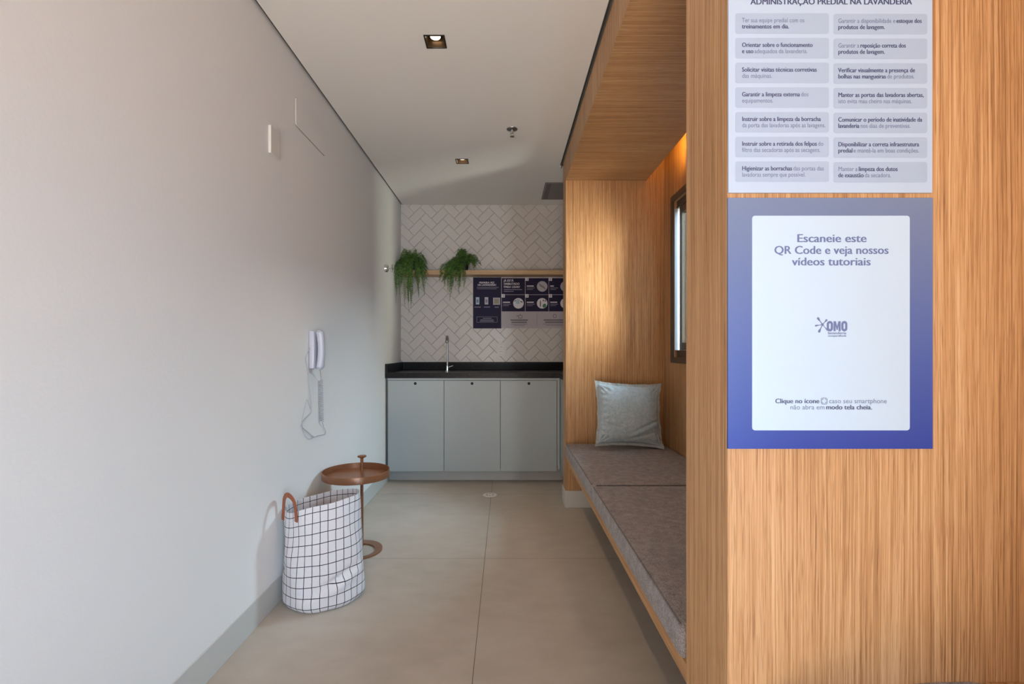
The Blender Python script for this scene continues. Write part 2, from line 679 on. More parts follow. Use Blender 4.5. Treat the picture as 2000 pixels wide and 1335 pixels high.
# partition that carries the signs
struct('wall_partition', bxm(RX, XR, YP0, YP1, 0, HC + 0.04, 0.0012, 1), M['oak_z'])
# lowered timber ceiling of the alcove with its fascia, open along the back for the light cove
bm = BM()
box(bm, RX + 0.0005, 0.962, YP1, YE, 2.235, 2.255)
struct('ceiling_alcove', bm, M['oak_x'])
struct('trim_4', bxm(RX, RX + 0.018, YP1, YE, 2.2354, HC + 0.04), M['oak_z'])
struct('ceiling_cove', bxm(RX, XR, YP1, YE, HC, HC + 0.02), M['oak_x'])
# the same fascia and lowered ceiling over the seat on the near side
bm = BM()
box(bm, RX + 0.0005, 0.962, YB, YP0, 2.235, 2.255)
struct('ceiling_near_alcove', bm, M['oak_x'])
struct('trim_5', bxm(RX, RX + 0.018, YB, YP0, 2.2354, HC + 0.04), M['oak_z'])

# window
win = bpy.data.objects.new('window_1', None)
COL.objects.link(win)
win.location = (XR, (WY0 + WY1) / 2, WZ0)
tag(win, kind='structure')
bm = BM()
fo = 0.036
for (a, b_, c, d) in ((WY0 - fo, WY1 + fo, WZ1, WZ1 + fo), (WY0 - fo, WY1 + fo, WZ0 - fo, WZ0),
                      (WY0 - fo, WY0, WZ0, WZ1), (WY1, WY1 + fo, WZ0, WZ1)):
    box(bm, XR - 0.012, XR, a, b_, c, d)
for (a, b_, c, d) in ((WY0, WY1, WZ1 - 0.045, WZ1 - 0.0005), (WY0, WY1, WZ0 + 0.0005, WZ0 + 0.045)):
    box(bm, XR + 0.018, XR + 0.10, a + 0.002, b_ - 0.002, c, d)
obj('frame', bm, M['bronze'], win)
bm = BM()
box(bm, XR + 0.002, XR + 0.165, WY1 - 0.006, WY1 - 0.0005, WZ0 + 0.046, WZ1 - 0.046)
box(bm, XR + 0.002, XR + 0.165, WY0 + 0.0005, WY0 + 0.006, WZ0 + 0.046, WZ1 - 0.046)
obj('reveal', bm, M['alu'], win)
for k, (a, b_, xx) in enumerate(((2.675, 3.10, XR + 0.024),)):
    bm = BM()
    z0, z1 = WZ0 + 0.046, WZ1 - 0.046
    s = 0.045
    box(bm, xx, xx + 0.026, a, a + s, z0, z1)
    box(bm, xx, xx + 0.026, b_ - s, b_, z0, z1)
    box(bm, xx, xx + 0.026, a + s, b_ - s, z0, z0 + s)
    box(bm, xx, xx + 0.026, a + s, b_ - s, z1 - s, z1)
    sash = obj('sash', bm, M['bronze'], win)
    obj('pane', bxm(xx + 0.010, xx + 0.015, a + s, b_ - s, z0 + s, z1 - s), M['glass'], sash)

# light strip of the cove
o = obj('light_strip', bxm(0.935, 0.955, 1.25, 3.02, 2.2552, 2.263), M['led'], at=(0.945, 2.1, 2.2552))
tag(o, 'warm light strip hidden above the timber ceiling of the alcove', 'light strip')

# ------------------------------------------------------------------ alcove bench
b = thing('bench', 'long oak bench board built between the alcove walls', 'bench', (0.74, 2.2, 0.32))
obj('seat_board', bxm(RX, XR, YP1, YE, 0.322, 0.365, 0.001, 1), M['oak_y'], b)
obj('support_rail', bxm(XR - 0.03, XR, YP1, YE, 0.23, 0.3215), M['oak_y'], b)


def cushion_mesh(x0, x1, y0, y1, z0, z1, seed, puff=0.004, r=0.016):
    bm = BM()
    rnd = random.Random(seed)
    nx, ny = 22, 34
    prof = [(0.0, z0), (0.0, z0 + 0.25 * (z1 - z0)), (-0.002, z0 + 0.5 * (z1 - z0)), (0.0, z1 - r), (r * 0.12, z1 - r * 0.45), (r * 0.45, z1 - r * 0.12), (r, z1)]
    rings = []

    def outline(inset):
        pts = []
        rr = max(0.020 - inset, 0.004)
        return [(px_, py_) for px_, py_ in rrect(x0 + inset, x1 - inset, y0 + inset, y1 - inset, rr, 4)]

    def dense(pts):
        out = []
        n = len(pts)
        for i in range(n):
            a, b2 = Vector(pts[i]), Vector(pts[(i + 1) % n])
            k = max(1, int((b2 - a).length / 0.06))
            kk = 1 if (b2 - a).length < 0.05 else k
            for j in range(kk):
                out.append(tuple(a.lerp(b2, j / kk)))
        return out
    base = dense(outline(0.0))
    cx, cy = (x0 + x1) / 2, (y0 + y1) / 2
    hx, hy = (x1 - x0) / 2, (y1 - y0) / 2
    for inset, z in prof:
        ring = []
        for (X, Y) in base:
            fx, fy = (hx - inset) / hx, (hy - inset) / hy
            ring.append(bm.verts.new((cx + (X - cx) * fx, cy + (Y - cy) * fy, z)))
        if rings:
            bridge(bm, rings[-1], ring)
        rings.append(ring)
    bm.faces.new(rings[0])
    for t in (0.96, 0.85, 0.65, 0.40, 0.15):
        ring = []
        for v in rings[len(prof) - 1]:
            X, Y = cx + (v.co.x - cx) * t, cy + (v.co.y - cy) * t
            p = puff * (1 - t * t)
            p += 0.0012 * math.sin(X * 21 + seed) * math.sin(Y * 13 + seed * 2)*(1-t)
            ring.append(bm.verts.new((X, Y, z1 + p)))
        bridge(bm, rings[-1], ring)
        rings.append(ring)
    bm.faces.new(rings[-1])
    return bm


for k, (a, b_, lab) in enumerate(((2.307, YE - 0.002, 'grey seat cushion at the far end of the alcove bench, under the pillow'),
                                  (1.122, 2.303, 'grey seat cushion at the near end of the alcove bench, beside the partition'))):
    o = obj('seat_cushion', cushion_mesh(RX - 0.004, XR - 0.003, a, b_, 0.3655, 0.437, k + 1), M['seat'], at=((RX + XR) / 2, (a + b_) / 2, 0.3655), smooth=True)
    tag(o, lab, 'cushion', 'grey cushions on the alcove bench')
    bm = BM()
    e = 0.0035
    tube(bm, [(RX + 0.0005, b_ - 0.02, 0.4345), (RX + 0.0005, a + 0.02, 0.4345)], 0.0028, 8)
    tube(bm, [(RX + 0.02, a + 0.0035, 0.4345), (XR - 0.02, a + 0.0035, 0.4345)], 0.0022, 8)
    obj('piping', bm, M['seat_pipe'], o, smooth=True)

# near bench, its corner shows at the lower right
b = thing('bench', 'oak seat corner at the lower right in front of the partition', 'bench', (0.75, 0.2, 0.0))
obj('seat_board', bxm(RX + 0.02, 0.9655, -0.6, YP0, 0.322, 0.365, 0.001, 1), M['oak_y'], b)
obj('back_ledge', bxm(0.885, 0.9655, -0.6, YP0, 0.3655, 0.4655, 0.001, 1), M['oak_y'], b)
bm = BM()
pts = [(RX + 0.03, 0.366), (0.88, 0.366), (0.88, 0.4625), (0.86, 0.4665), (0.80, 0.4655), (0.70, 0.459), (0.5, 0.449), (RX + 0.045, 0.444), (RX + 0.03, 0.435)]
plate_y(bm, pts, -0.6, YP0 - 0.001)
o = obj('seat_cushion', bm, M['seat'], at=(0.7, 0, 0.366), smooth=True)
tag(o, 'sliver of grey seat cushion at the lower right below the blue sign', 'cushion')

# ------------------------------------------------------------------ throw pillow


def pillow_bm(W, Hh, T, fl):
    """front half and back half of a soft square pillow, local x across, z up, y thickness"""
    bm = BM()
    n = 96
    rnd = random.Random(3)

    def pos(u, v, side):
        # pulled-out corners, hollow sides
        k = 1 - 0.075 * (1 - abs(v) ** 2.2) * 1.0
        k2 = 1 - 0.065 * (1 - abs(u) ** 2.2)
        x, z = u * W / 2 * k, v * Hh / 2 * k2
        t = max(0.0, (1 - u * u)) ** 0.55 * max(0.0, (1 - v * v)) ** 0.55
        t = t ** 0.85
        y = T / 2 * t
        # creases of the cover
        if side < 0:
            d = (z + 0.29 * Hh) - 0.48 * (x - 0.02)
            y -= 0.013 * math.exp(-(d / 0.010) ** 2) * max(0, min(1, (u + 0.1) * 2)) * (1 - u * u) ** 0.3
            y += 0.009 * math.exp(-((d + 0.020) / 0.014) ** 2) * max(0, min(1, (u + 0.1) * 2)) * (1 - u * u) ** 0.3
            d2 = (z + 0.38 * Hh) - 0.28 * (x - 0.03)
            y -= 0.008 * math.exp(-(d2 / 0.008) ** 2) * max(0, min(1, (u + 0.3) * 2)) * (1 - u * u) ** 0.3
            d3 = (z + 0.22 * Hh) + 0.35 * (x + 0.10)
            y -= 0.009 * math.exp(-(d3 / 0.009) ** 2) * max(0, min(1, (-u - 0.2) * 3)) * (1 - u * u) ** 0.3
            d4 = (z + 0.36 * Hh) + 0.9 * (x + 0.15)
            y -= 0.007 * math.exp(-(d4 / 0.008) ** 2) * max(0, min(1, (-u - 0.45) * 4)) * (1 - u * u) ** 0.3
            for q, (du, dv) in enumerate(((1, 1), (-1, 1), (1, -1), (-1, -1))):
                rr = math.hypot(u - du, v - dv)
                ang = math.atan2(v - dv, u - du)
                y += 0.004 * math.sin(ang * 14 + q) * math.exp(-((rr - 0.22) / 0.18) ** 2) * min(1, t * 4)
            for s_ in (-1, 1):
                y += 0.0030 * math.sin(v * 31 + s_) * math.exp(-((u - 0.86 * s_) / 0.10) ** 2)
            y += 0.0025 * math.sin(u * 27) * math.exp(-((v - 0.88) / 0.09) ** 2)
        return Vector((x, side * y, z))
    grids = []
    for side in (-1, 1):
        g = [[None] * (n + 1) for _ in range(n + 1)]
        for i in range(n + 1):
            for j in range(n + 1):
                u, v = -1 + 2 * i / n, -1 + 2 * j / n
                if side == 1 and (i in (0, n) or j in (0, n)):
                    g[i][j] = grids[0][i][j]
                else:
                    g[i][j] = bm.verts.new(pos(u, v, side))
        grids.append(g)
        for i in range(n):
            for j in range(n):
                bm.faces.new((g[i][j], g[i + 1][j], g[i + 1][j + 1], g[i][j + 1]))
    # flange: flat hem outside the seam
    fb = BM()
    loop = []
    for i in range(n):
        loop.append((-1 + 2 * i / n, -1))
    for j in range(n):
        loop.append((1, -1 + 2 * j / n))
    for i in range(n):
        loop.append((1 - 2 * i / n, 1))
    for j in range(n):
        loop.append((-1, 1 - 2 * j / n))
    inn_f, out_f, out_b, inn_b = [], [], [], []
    for k, (u, v) in enumerate(loop):
        p = pos(u, v, 1)
        p.y = 0
        sx = 1 if u > 0.999 else (-1 if u < -0.999 else 0)
        sz = 1 if v > 0.999 else (-1 if v < -0.999 else 0)
        d = Vector((sx, 0, sz))
        if d.length > 1.2:
            d *= 1.25
        wv = 0.0035 * math.sin(k * 0.19) + 0.003 * math.sin(k * 0.43 + 1) + 0.0015 * math.sin(k * 0.9)
        inn_f.append(fb.verts.new(p - d * 0.004 + Vector((0, -0.003, 0))))
        out_f.append(fb.verts.new(p + d * fl * (1 + 0.05 * math.sin(k * 0.21) + 0.04 * math.sin(k * 0.47 + 1)) + Vector((0, -0.0015 + wv, 0))))
        out_b.append(fb.verts.new(p + d * fl * (1 + 0.05 * math.sin(k * 0.21) + 0.04 * math.sin(k * 0.47 + 1)) + Vector((0, 0.0015 + wv, 0))))
        inn_b.append(fb.verts.new(p - d * 0.004 + Vector((0, 0.003, 0))))
    for a, b2 in ((inn_f, out_f), (out_f, out_b), (out_b, inn_b), (inn_b, inn_f)):
        bridge(fb, a, b2)
    return bm, fb


pl = thing('throw_pillow', 'pale blue grey linen pillow leaning in the corner of the alcove bench', 'pillow', (0.79, 3.17, 0.4405))
body, flange = pillow_bm(0.412, 0.390, 0.15, 0.015)
rot = Matrix.Rotation(R(2.0), 4, 'Y')
mt = Matrix.Translation((0.795, 3.150, 0.452 + 0.208)) @ Matrix.Rotation(R(-14), 4, 'X') @ Matrix.Rotation(R(4), 4, 'Z') @ rot
for m_ in (body, flange):
    m_.transform(mt)
obj('cover', body, M['pillow'], pl, smooth=True)
tag(obj('flange', flange, M['pillow_edge'], pl, smooth=True), 'pale hem around the pillow')

# ------------------------------------------------------------------ kitchenette
kc = thing('kitchen_cabinet', 'sage grey base cabinet with three doors under the black worktop', 'cabinet', (-0.26, 4.2, 0.0))
bm = BM()
box(bm, -L + 0.004, 0.437, YC + 0.022, YW - 0.005, 0.113, 0.848)
obj('carcass', bm, M['cabin'], kc)
bm = BM()
box(bm, -L + 0.018, 0.434, YC + 0.003, YC + 0.0219, 0.832, 0.849)
box(bm, 0.4145, 0.434, YC + 0.003, YC + 0.0219, 0.113, 0.8315)
obj('face_rail', bm, M['cabinet'], kc)
DX = [-0.952, -0.4985, -0.0445, 0.412]
for k in range(3):
    x0, x1 = DX[k] + 0.0016, DX[k + 1] - 0.0016
    d = obj('door', bxm(x0, x1, YC, YC + 0.0215, 0.099, 0.8295, 0.0012, 1), M['cabinet'], kc)
    hx = (811 + 111 * k - CX) * YC / F
    bm = BM()
    lathe(bm, (hx, YC - 0.0008, H - (748.5 - CY) * YC / F), (0, 1, 0), [(0, 0.0115), (0.001, 0.0115)], 20)
    obj('finger_hole', bm, M['hole'], d)
obj('toe_kick', bxm(-L + 0.006, 0.50, 4.03, 4.045, 0.0, 0.1125), M['toe'], kc)

sc_ = thing('side_cabinet', 'sage grey cabinet returning along the right behind the timber end wall', 'cabinet', (0.7, 3.7, 0.0))
obj('side_panel', bxm(0.438, 0.455, YE + 0.16, YC + 0.018, 0.10, 0.848, 0.001, 1), M['cabinet'], sc_)
obj('carcass', bxm(0.4555, XR - 0.002, YE + 0.16, YW - 0.005, 0.113, 0.848), M['cabin'], sc_)
obj('toe_kick', bxm(0.505, 0.52, YE + 0.16, 4.03, 0.0, 0.0995), M['toe'], sc_)

wt = thing('worktop', 'black granite worktop with upstand on the sage grey cabinet', 'worktop', (-0.2, 4.2, 0.8495))
bm = BM()
box(bm, -L + 0.001, XR - 0.002, YC - 0.010, YW - 0.0055, 0.8495, 0.893, 0.0015, 1)
box(bm, 0.428, XR - 0.002, YE + 0.155, YC - 0.0105, 0.8495, 0.893, 0.0015, 1)
obj('slab', bm, M['stone'], wt)
bm = BM()
box(bm, -L + 0.021, XR - 0.002, YW - 0.0255, YW - 0.0055, 0.8932, 0.9635, 0.001, 1)
box(bm, -L + 0.001, -L + 0.0208, YC - 0.010, YW - 0.0055, 0.8932, 0.9635, 0.001, 1)
obj('upstand', bm, M['stone'], wt)

fa = thing('faucet', 'tall slim chrome tap on the black worktop', 'faucet', (-0.484, 4.03, 0.893))
bx_, by_ = -0.484, 4.03
bm = BM()
lathe(bm, (bx_, by_, 0.8932), (0, 0, 1), [(0, 0.021), (0.006, 0.021), (0.010, 0.013), (0.05, 0.0115)], 20)
obj('base', bm, M['chrome'], fa, smooth=True)
bm = BM()
path = [(bx_, by_, 0.94), (bx_, by_, 1.05), (bx_, by_, 1.155)]
tube(bm, path, 0.0075, 12)
obj('riser', bm, M['steel'], fa, smooth=True)
bm = BM()
path = smooth_path([(bx_, by_, 1.14), (bx_, by_, 1.168), (bx_ + 0.002, by_ - 0.02, 1.183), (bx_ + 0.008, by_ - 0.09, 1.176),
                    (bx_ + 0.016, by_ - 0.17, 1.150), (bx_ + 0.017, by_ - 0.18, 1.132)], 6)
tube(bm, path, 0.0115, 12)
obj('spout', bm, M['steel'], fa, smooth=True)
bm = BM()
tube(bm, [(bx_, by_, 0.93), (bx_ + 0.045, by_ - 0.006, 0.945)], 0.005, 8)
obj('lever', bm, M['chrome'], fa, smooth=True)

# socket plate
s = thing('wall_socket', 'cream double socket plate on the tiles above the worktop', 'socket', px(979.5, 682, YW - 0.006))
YS = YW - 0.0055
p0, p1 = px(970.5, 695, YS), px(989, 669, YS)
obj('plate', plate_y(BM(), rrect(p0.x, p1.x, p0.z, p1.z, 0.006), YS - 0.010, YS), M['wall_plastic'], s)
for yy in (677.5, 686.5):
    c = px(979, yy, YS)
    so = obj('outlet', plate_y(BM(), rrect(c.x - 0.024, c.x + 0.024, c.z - 0.013, c.z + 0.013, 0.008), YS - 0.0125, YS - 0.0101), M['white_plastic'], s)
    bm = BM()
    for dx in (-0.010, 0, 0.010):
        lathe(bm, (c.x + dx, YS - 0.0131, c.z + (0.003 if dx == 0 else 0)), (0, 1, 0), [(0, 0.0028), (0.0005, 0.0028)], 10)
    obj('pin_hole', bm, M['slot'], so)

# shelf
sh = obj('wall_shelf', bxm(-L + 0.001, XR - 0.002, 4.345, YW - 0.0055, 1.749, 1.789, 0.001, 1), M['shelf_oak'], at=(0.05, 4.43, 1.749))
tag(sh, 'pale oak shelf across the tiled wall carrying two ferns', 'shelf')

# ------------------------------------------------------------------ ferns


def frond(bm_l, bm_s, pts, rnd, leaf=0.017, width=0.007, step=0.0075):
    path = smooth_path(pts, 10)
    # resample
    out = [path[0]]
    acc = 0
    for a, b2 in zip(path[:-1], path[1:]):
        acc += (b2 - a).length
        if acc >= step:
            out.append(b2)
            acc = 0
    m = len(out)
    if m < 4:
        return
    tube(bm_s, out, [0.0016 * (1 - 0.6 * i / m) for i in range(m)], 4)
    side0 = Vector((rnd.uniform(-1, 1), rnd.uniform(-0.5, 0.2), 0.1)).normalized()
    for i in range(1, m - 1):
        t = (out[i + 1] - out[i - 1]).normalized()
        side = (side0 - t * side0.dot(t))
        if side.length < 0.1:
            side = t.cross(Vector((0, 1, 0.2)))
        side.normalize()
        nrm = t.cross(side).normalized()
        f = i / m
        ll = leaf * (0.55 + 0.6 * math.sin(PI * min(1, f * 0.9 + 0.12))) * (1.0 if f < 0.75 else (1 - (f - 0.75) / 0.25 * 0.75))
        for s_ in (-1, 1):
            d = (side * s_ + t * rnd.uniform(0.25, 0.7) + nrm * rnd.uniform(-0.5, 0.5)).normalized()
            b0 = out[i]
            l2 = ll * rnd.uniform(0.75, 1.2)
            wv = t.cross(d).cross(d).normalized() * width * rnd.uniform(0.7, 1.1) * 0.5
            lift = nrm * rnd.uniform(-0.003, 0.003)
            v = [bm_l.verts.new(b0), bm_l.verts.new(b0 + d * l2 * 0.45 + wv + lift), bm_l.verts.new(b0 + d * l2),
                 bm_l.verts.new(b0 + d * l2 * 0.45 - wv + lift)]
            bm_l.faces.new(v)


def fern(label, cxp, ypot, tips, dome, seed):
    """tips: list of (peak x, peak y, tip x, tip y, distance) in photo pixels; dome: crown fronds"""
    rnd = random.Random(seed)
    zt = 1.789
    cx = (cxp - CX) * ypot / F
    t = thing('potted_fern', label, 'plant', (cx, ypot, zt), 'hanging ferns on the oak shelf')
    bm = BM()
    lathe(bm, (cx, ypot, zt + 0.0005), (0, 0, 1), [(0, 0.040), (0.07, 0.052), (0.074, 0.055), (0.082, 0.055), (0.082, 0.049), (0.07, 0.046)], 24)
    obj('pot', bm, M['potblack'], t, smooth=True)
    bl, bs = BM(), BM()

    def clampx(p):
        p.x = max(p.x, -L + 0.012)
        p.y = min(p.y, YW - 0.02)
        return p
    for (pxk, pyk, tx, ty, Y) in tips:
        for rep in range(2):
            jx, jy = rnd.uniform(-3, 3), rnd.uniform(-3, 3)
            start = Vector((cx + rnd.uniform(-0.02, 0.02), ypot + rnd.uniform(-0.02, 0.02), zt + 0.07))
            pk = px(pxk + jx, pyk + jy, (ypot + Y) / 2)
            ed = px(pxk * 0.35 + tx * 0.65 + jx, 522 + jy, Y)
            tip = px(tx + jx * 0.6, ty - rep * rnd.uniform(4, 22), Y + 0.02)
            mid = (ed + tip) / 2 + Vector((rnd.uniform(-0.008, 0.008), rnd.uniform(-0.01, 0.01), 0))
            frond(bl, bs, [clampx(p) for p in (start, pk, ed, mid, tip)], rnd)
    for (x0, y0, x1, y1, cnt) in dome:
        for _ in range(cnt):
            x, y = rnd.uniform(x0, x1), rnd.uniform(y0, y1)
            Y = ypot + rnd.uniform(-0.14, 0.04)
            start = Vector((cx + rnd.uniform(-0.03, 0.03), ypot + rnd.uniform(-0.03, 0.03), zt + 0.07))
            top = px(cxp * 0.45 + x * 0.55, y - rnd.uniform(4, 12), Y * 0.5 + ypot * 0.5)
            tip = px(x, y + rnd.uniform(0, 14), Y)
            frond(bl, bs, [clampx(p) for p in (start, top, (top + tip) / 2 + Vector((0, 0, 0.012)), tip)], rnd, 0.015)
    # leaves stay clear of the shelf and wall
    for v in list(bl.verts) + list(bs.verts):
        v.co.x = max(v.co.x, -L + 0.004)
        v.co.y = min(v.co.y, YW - 0.012)
        if v.co.z < zt + 0.004 and v.co.y > 4.337:
            if v.co.z > zt - 0.03:
                v.co.z = zt + 0.004
            else:
                v.co.y = 4.337 - rnd.uniform(0.002, 0.012)
    obj('foliage', bl, M['leaf'], t)
    obj('stem', bs, M['stem'], t)
    return t


fern('hanging green fern at the left end of the shelf, longer trails', 806, 4.405,
     [(776, 512, 774, 592, 4.24), (774, 514, 770, 566, 4.22), (782, 508, 780, 575, 4.24), (790, 508, 792, 600, 4.20),
      (795, 506, 797, 613, 4.20), (800, 506, 803, 603, 4.20), (803, 508, 806, 590, 4.21), (797, 508, 795, 585, 4.19),
      (812, 508, 819, 582, 4.24), (818, 508, 827, 577, 4.25), (815, 508, 816, 560, 4.22), (785, 510, 785, 560, 4.2),
      (800, 508, 800, 575, 4.17), (822, 508, 828, 555, 4.26), (790, 508, 798, 590, 4.18)],
     [(770, 506, 838, 530, 34), (778, 497, 826, 510, 26), (768, 520, 838, 546, 26), (800, 500, 838, 520, 12)], 11)
fern('hanging green fern on the shelf beside the navy notice, shorter trails', 905, 4.405,
     [(885, 508, 877, 588, 4.26), (882, 510, 875, 570, 4.26), (880, 512, 868, 560, 4.26), (890, 508, 885, 560, 4.25),
      (896, 506, 896, 574, 4.25), (900, 506, 898, 560, 4.25), (872, 518, 859, 550, 4.28), (905, 508, 905, 562, 4.27),
      (878, 512, 880, 575, 4.26), (893, 508, 890, 552, 4.24)],
     [(868, 508, 915, 528, 34), (888, 496, 914, 508, 26), (856, 520, 900, 540, 26), (912, 504, 946, 520, 24)], 23)

# shut-off valve on the left wall
v_ = thing('shutoff_valve', 'chrome shut-off valve on the left wall beside the fern', 'valve', (-L, 3.90, 1.729))
zc = 1.729
bm = BM()
lathe(bm, (-L + 0.0005, 3.90, zc), (1, 0, 0), [(0, 0.032), (0.018, 0.032), (0.026, 0.026), (0.030, 0.012)], 24)
obj('escutcheon', bm, M['chrome'], v_, smooth=True)
bm = BM()
lathe(bm, (-L + 0.030, 3.90, zc), (1, 0, 0), [(0, 0.009), (0.016, 0.008), (0.020, 0.013), (0.032, 0.013), (0.036, 0.008)], 20)
obj('spindle', bm, M['chrome'], v_, smooth=True)
bm = BM()
tube(bm, [(-L + 0.056, 3.90, zc - 0.030), (-L + 0.056, 3.90, zc + 0.030)], 0.006, 10)
tube(bm, [(-L + 0.056, 3.87, zc), (-L + 0.056, 3.93, zc)], 0.006, 10)
obj('cross_handle', bm, M['chrome'], v_, smooth=True)

# ------------------------------------------------------------------ items on the left wall
o = obj('blank_plate', plate_x(BM(), rrect(1.991, 2.068, 1.885, 2.000, 0.004), -L + 0.0003, -L + 0.011), M['wall_plastic'], at=(-L, 2.03, 1.885))
tag(o, 'small blank cover plate high on the left wall', 'cover plate')
ap = thing('access_cover', 'flush white rectangular cover on the left wall near the ceiling', 'cover', (-L, 2.42, 2.115))
obj('rim', plate_x(BM(), rrect(2.237, 2.605, 2.112, 2.246, 0.014), -L + 0.0003, -L + 0.0022), M['cover_rim'], ap)
obj('panel', plate_x(BM(), rrect(2.241, 2.601, 2.116, 2.242, 0.012), -L + 0.0023, -L + 0.0055), M['paint'], ap)

ph = thing('intercom_phone', 'white intercom handset on the left wall above the side table', 'telephone', (-L, 2.43, 0.98))
obj('cradle', bxm(-L + 0.0005, -L + 0.026, 2.395, 2.47, 0.985, 1.172, 0.006, 2), M['phone'], ph, smooth=True)
# handset: curved body, with ear and mouth pieces
bm = BM()
prev = None
n = 26
for i in range(n + 1):
    f = i / n
    z = 0.978 + 0.20 * f
    bow = 0.009 * (1 - (2 * f - 1) ** 2)
    end = min(1.0, min(f, 1 - f) / 0.07) ** 0.5 if 0 < f < 1 else 0.05
    hw = 0.023 * (0.80 + 0.28 * abs(2 * f - 1) ** 1.5) * max(end, 0.25)
    hd = (0.0155 + 0.003 * abs(2 * f - 1) ** 2) * max(end, 0.25)
    cxx = -L + 0.041 + bow
    ring = []
    for k in range(16):
        a = 2 * PI * k / 16
        ca, sa = math.cos(a), math.sin(a)
        ring.append(bm.verts.new((cxx + hd * math.copysign(abs(ca) ** 0.7, ca), 2.432 + hw * math.copysign(abs(sa) ** 0.7, sa), z)))
    if prev:
        bridge(bm, prev, ring)
    else:
        bm.faces.new(ring)
    prev = ring
bm.faces.new(prev)
obj('handset', bm, M['phone'], ph, smooth=True)


def lw(x, y, out=0.006):
    """point on the left wall seen at a pixel"""
    Y = (L - out) * F / (CX - x)
    return Vector((-L + out, Y, H - (y - CY) * Y / F))


bm = BM()
tube(bm, smooth_path([Vector((-L + 0.040, 2.432, 0.98)), lw(626, 728, 0.03), lw(627, 742, 0.014)], 6), 0.0018, 6)
coil = []
a0, a1 = lw(627, 742, 0.014), lw(629, 822, 0.014)
N = 24 * 10
for i in range(N + 1):
    f = i / N
    p = a0.lerp(a1, f)
    a = 2 * PI * 24 * f
    coil.append(p + Vector((0.0085 * math.cos(a), 0.0085 * math.sin(a), 0)))
tube(bm, coil, 0.0021, 6)
tube(bm, smooth_path([a1, lw(632, 833, 0.008), lw(636, 843), lw(633, 848), lw(622, 850), lw(613.5, 853), lw(606, 848),
                      lw(599, 842), lw(591, 835), lw(589, 828), lw(597, 816), lw(607, 806), lw(608, 795), lw(605.5, 770), lw(602, 735),
                      lw(598.5, 712), lw(597, 700), lw(600, 690), lw(605, 678), lw(608, 665), Vector((-L + 0.012, 2.40, 1.13))], 6), 0.0020, 6)
tube(bm, smooth_path([lw(608, 800, 0.004), lw(600, 780, 0.004), lw(597, 790, 0.004), lw(591, 815, 0.004), lw(590, 828, 0.004),
                      lw(593, 845, 0.004), lw(603, 857, 0.004), lw(614, 852, 0.004)], 6), 0.0012, 6)
obj('cord', bm, M['cord'], ph, smooth=True)

# ------------------------------------------------------------------ side table
st = thing('side_table', 'brown copper tray table with a centre pole beside the laundry bag', 'side table', (-0.79, 2.6, 0))
TX, TY, TR = -0.786, 2.555, 0.172
bm = BM()
lathe(bm, (TX, TY, 0.412), (0, 0, 1), [(0, TR - 0.004), (0.001, TR), (0.034, TR), (0.036, TR - 0.001), (0.036, TR - 0.004), (0.006, TR - 0.005), (0.0045, TR - 0.012)], 72)
obj('tray', bm, M['copper'], st, smooth=True)
PXp, PYp = -0.786, 2.655
bm = BM()
tube(bm, [(PXp, PYp, 0.008), (PXp, PYp, 0.494)], 0.0085, 14)
obj('pole', bm, M['copper'], st, smooth=True)
bm = BM()
lathe(bm, (PXp, PYp, 0.486), (0, 0, 1), [(0, 0.009), (0.004, 0.012), (0.007, 0.022), (0.010, 0.024), (0.014, 0.024), (0.016, 0.020)], 28)
obj('knob', bm, M['copper'], st, smooth=True)
bm = BM()
cx_, cy_, ro, ri = -0.795, 2.613, 0.128, 0.085
prev = None
NN = 72
rings = []
for i in range(NN):
    a = 2 * PI * i / NN
    wd = 0.5 + 0.5 * math.cos(a - R(100))       # a crescent: broad at the back right, thin in front
    rin = ro - 0.022 - 0.030 * wd
    q = [(ro, 0.0), (ro, 0.008), (rin, 0.008), (rin, 0.0)]
    rings.append([bm.verts.new((cx_ + r * math.cos(a), cy_ + r * math.sin(a), z)) for r, z in q])
for i in range(NN):
    a, b2 = rings[i], rings[(i + 1) % NN]
    bridge(bm, a, b2)
obj('base', bm, M['copper'], st)

# ------------------------------------------------------------------ laundry bag
lb = thing('laundry_bag', 'white cloth laundry bag with black grid lines leaning by the left wall', 'laundry bag', (-0.79, 2.13, 0))


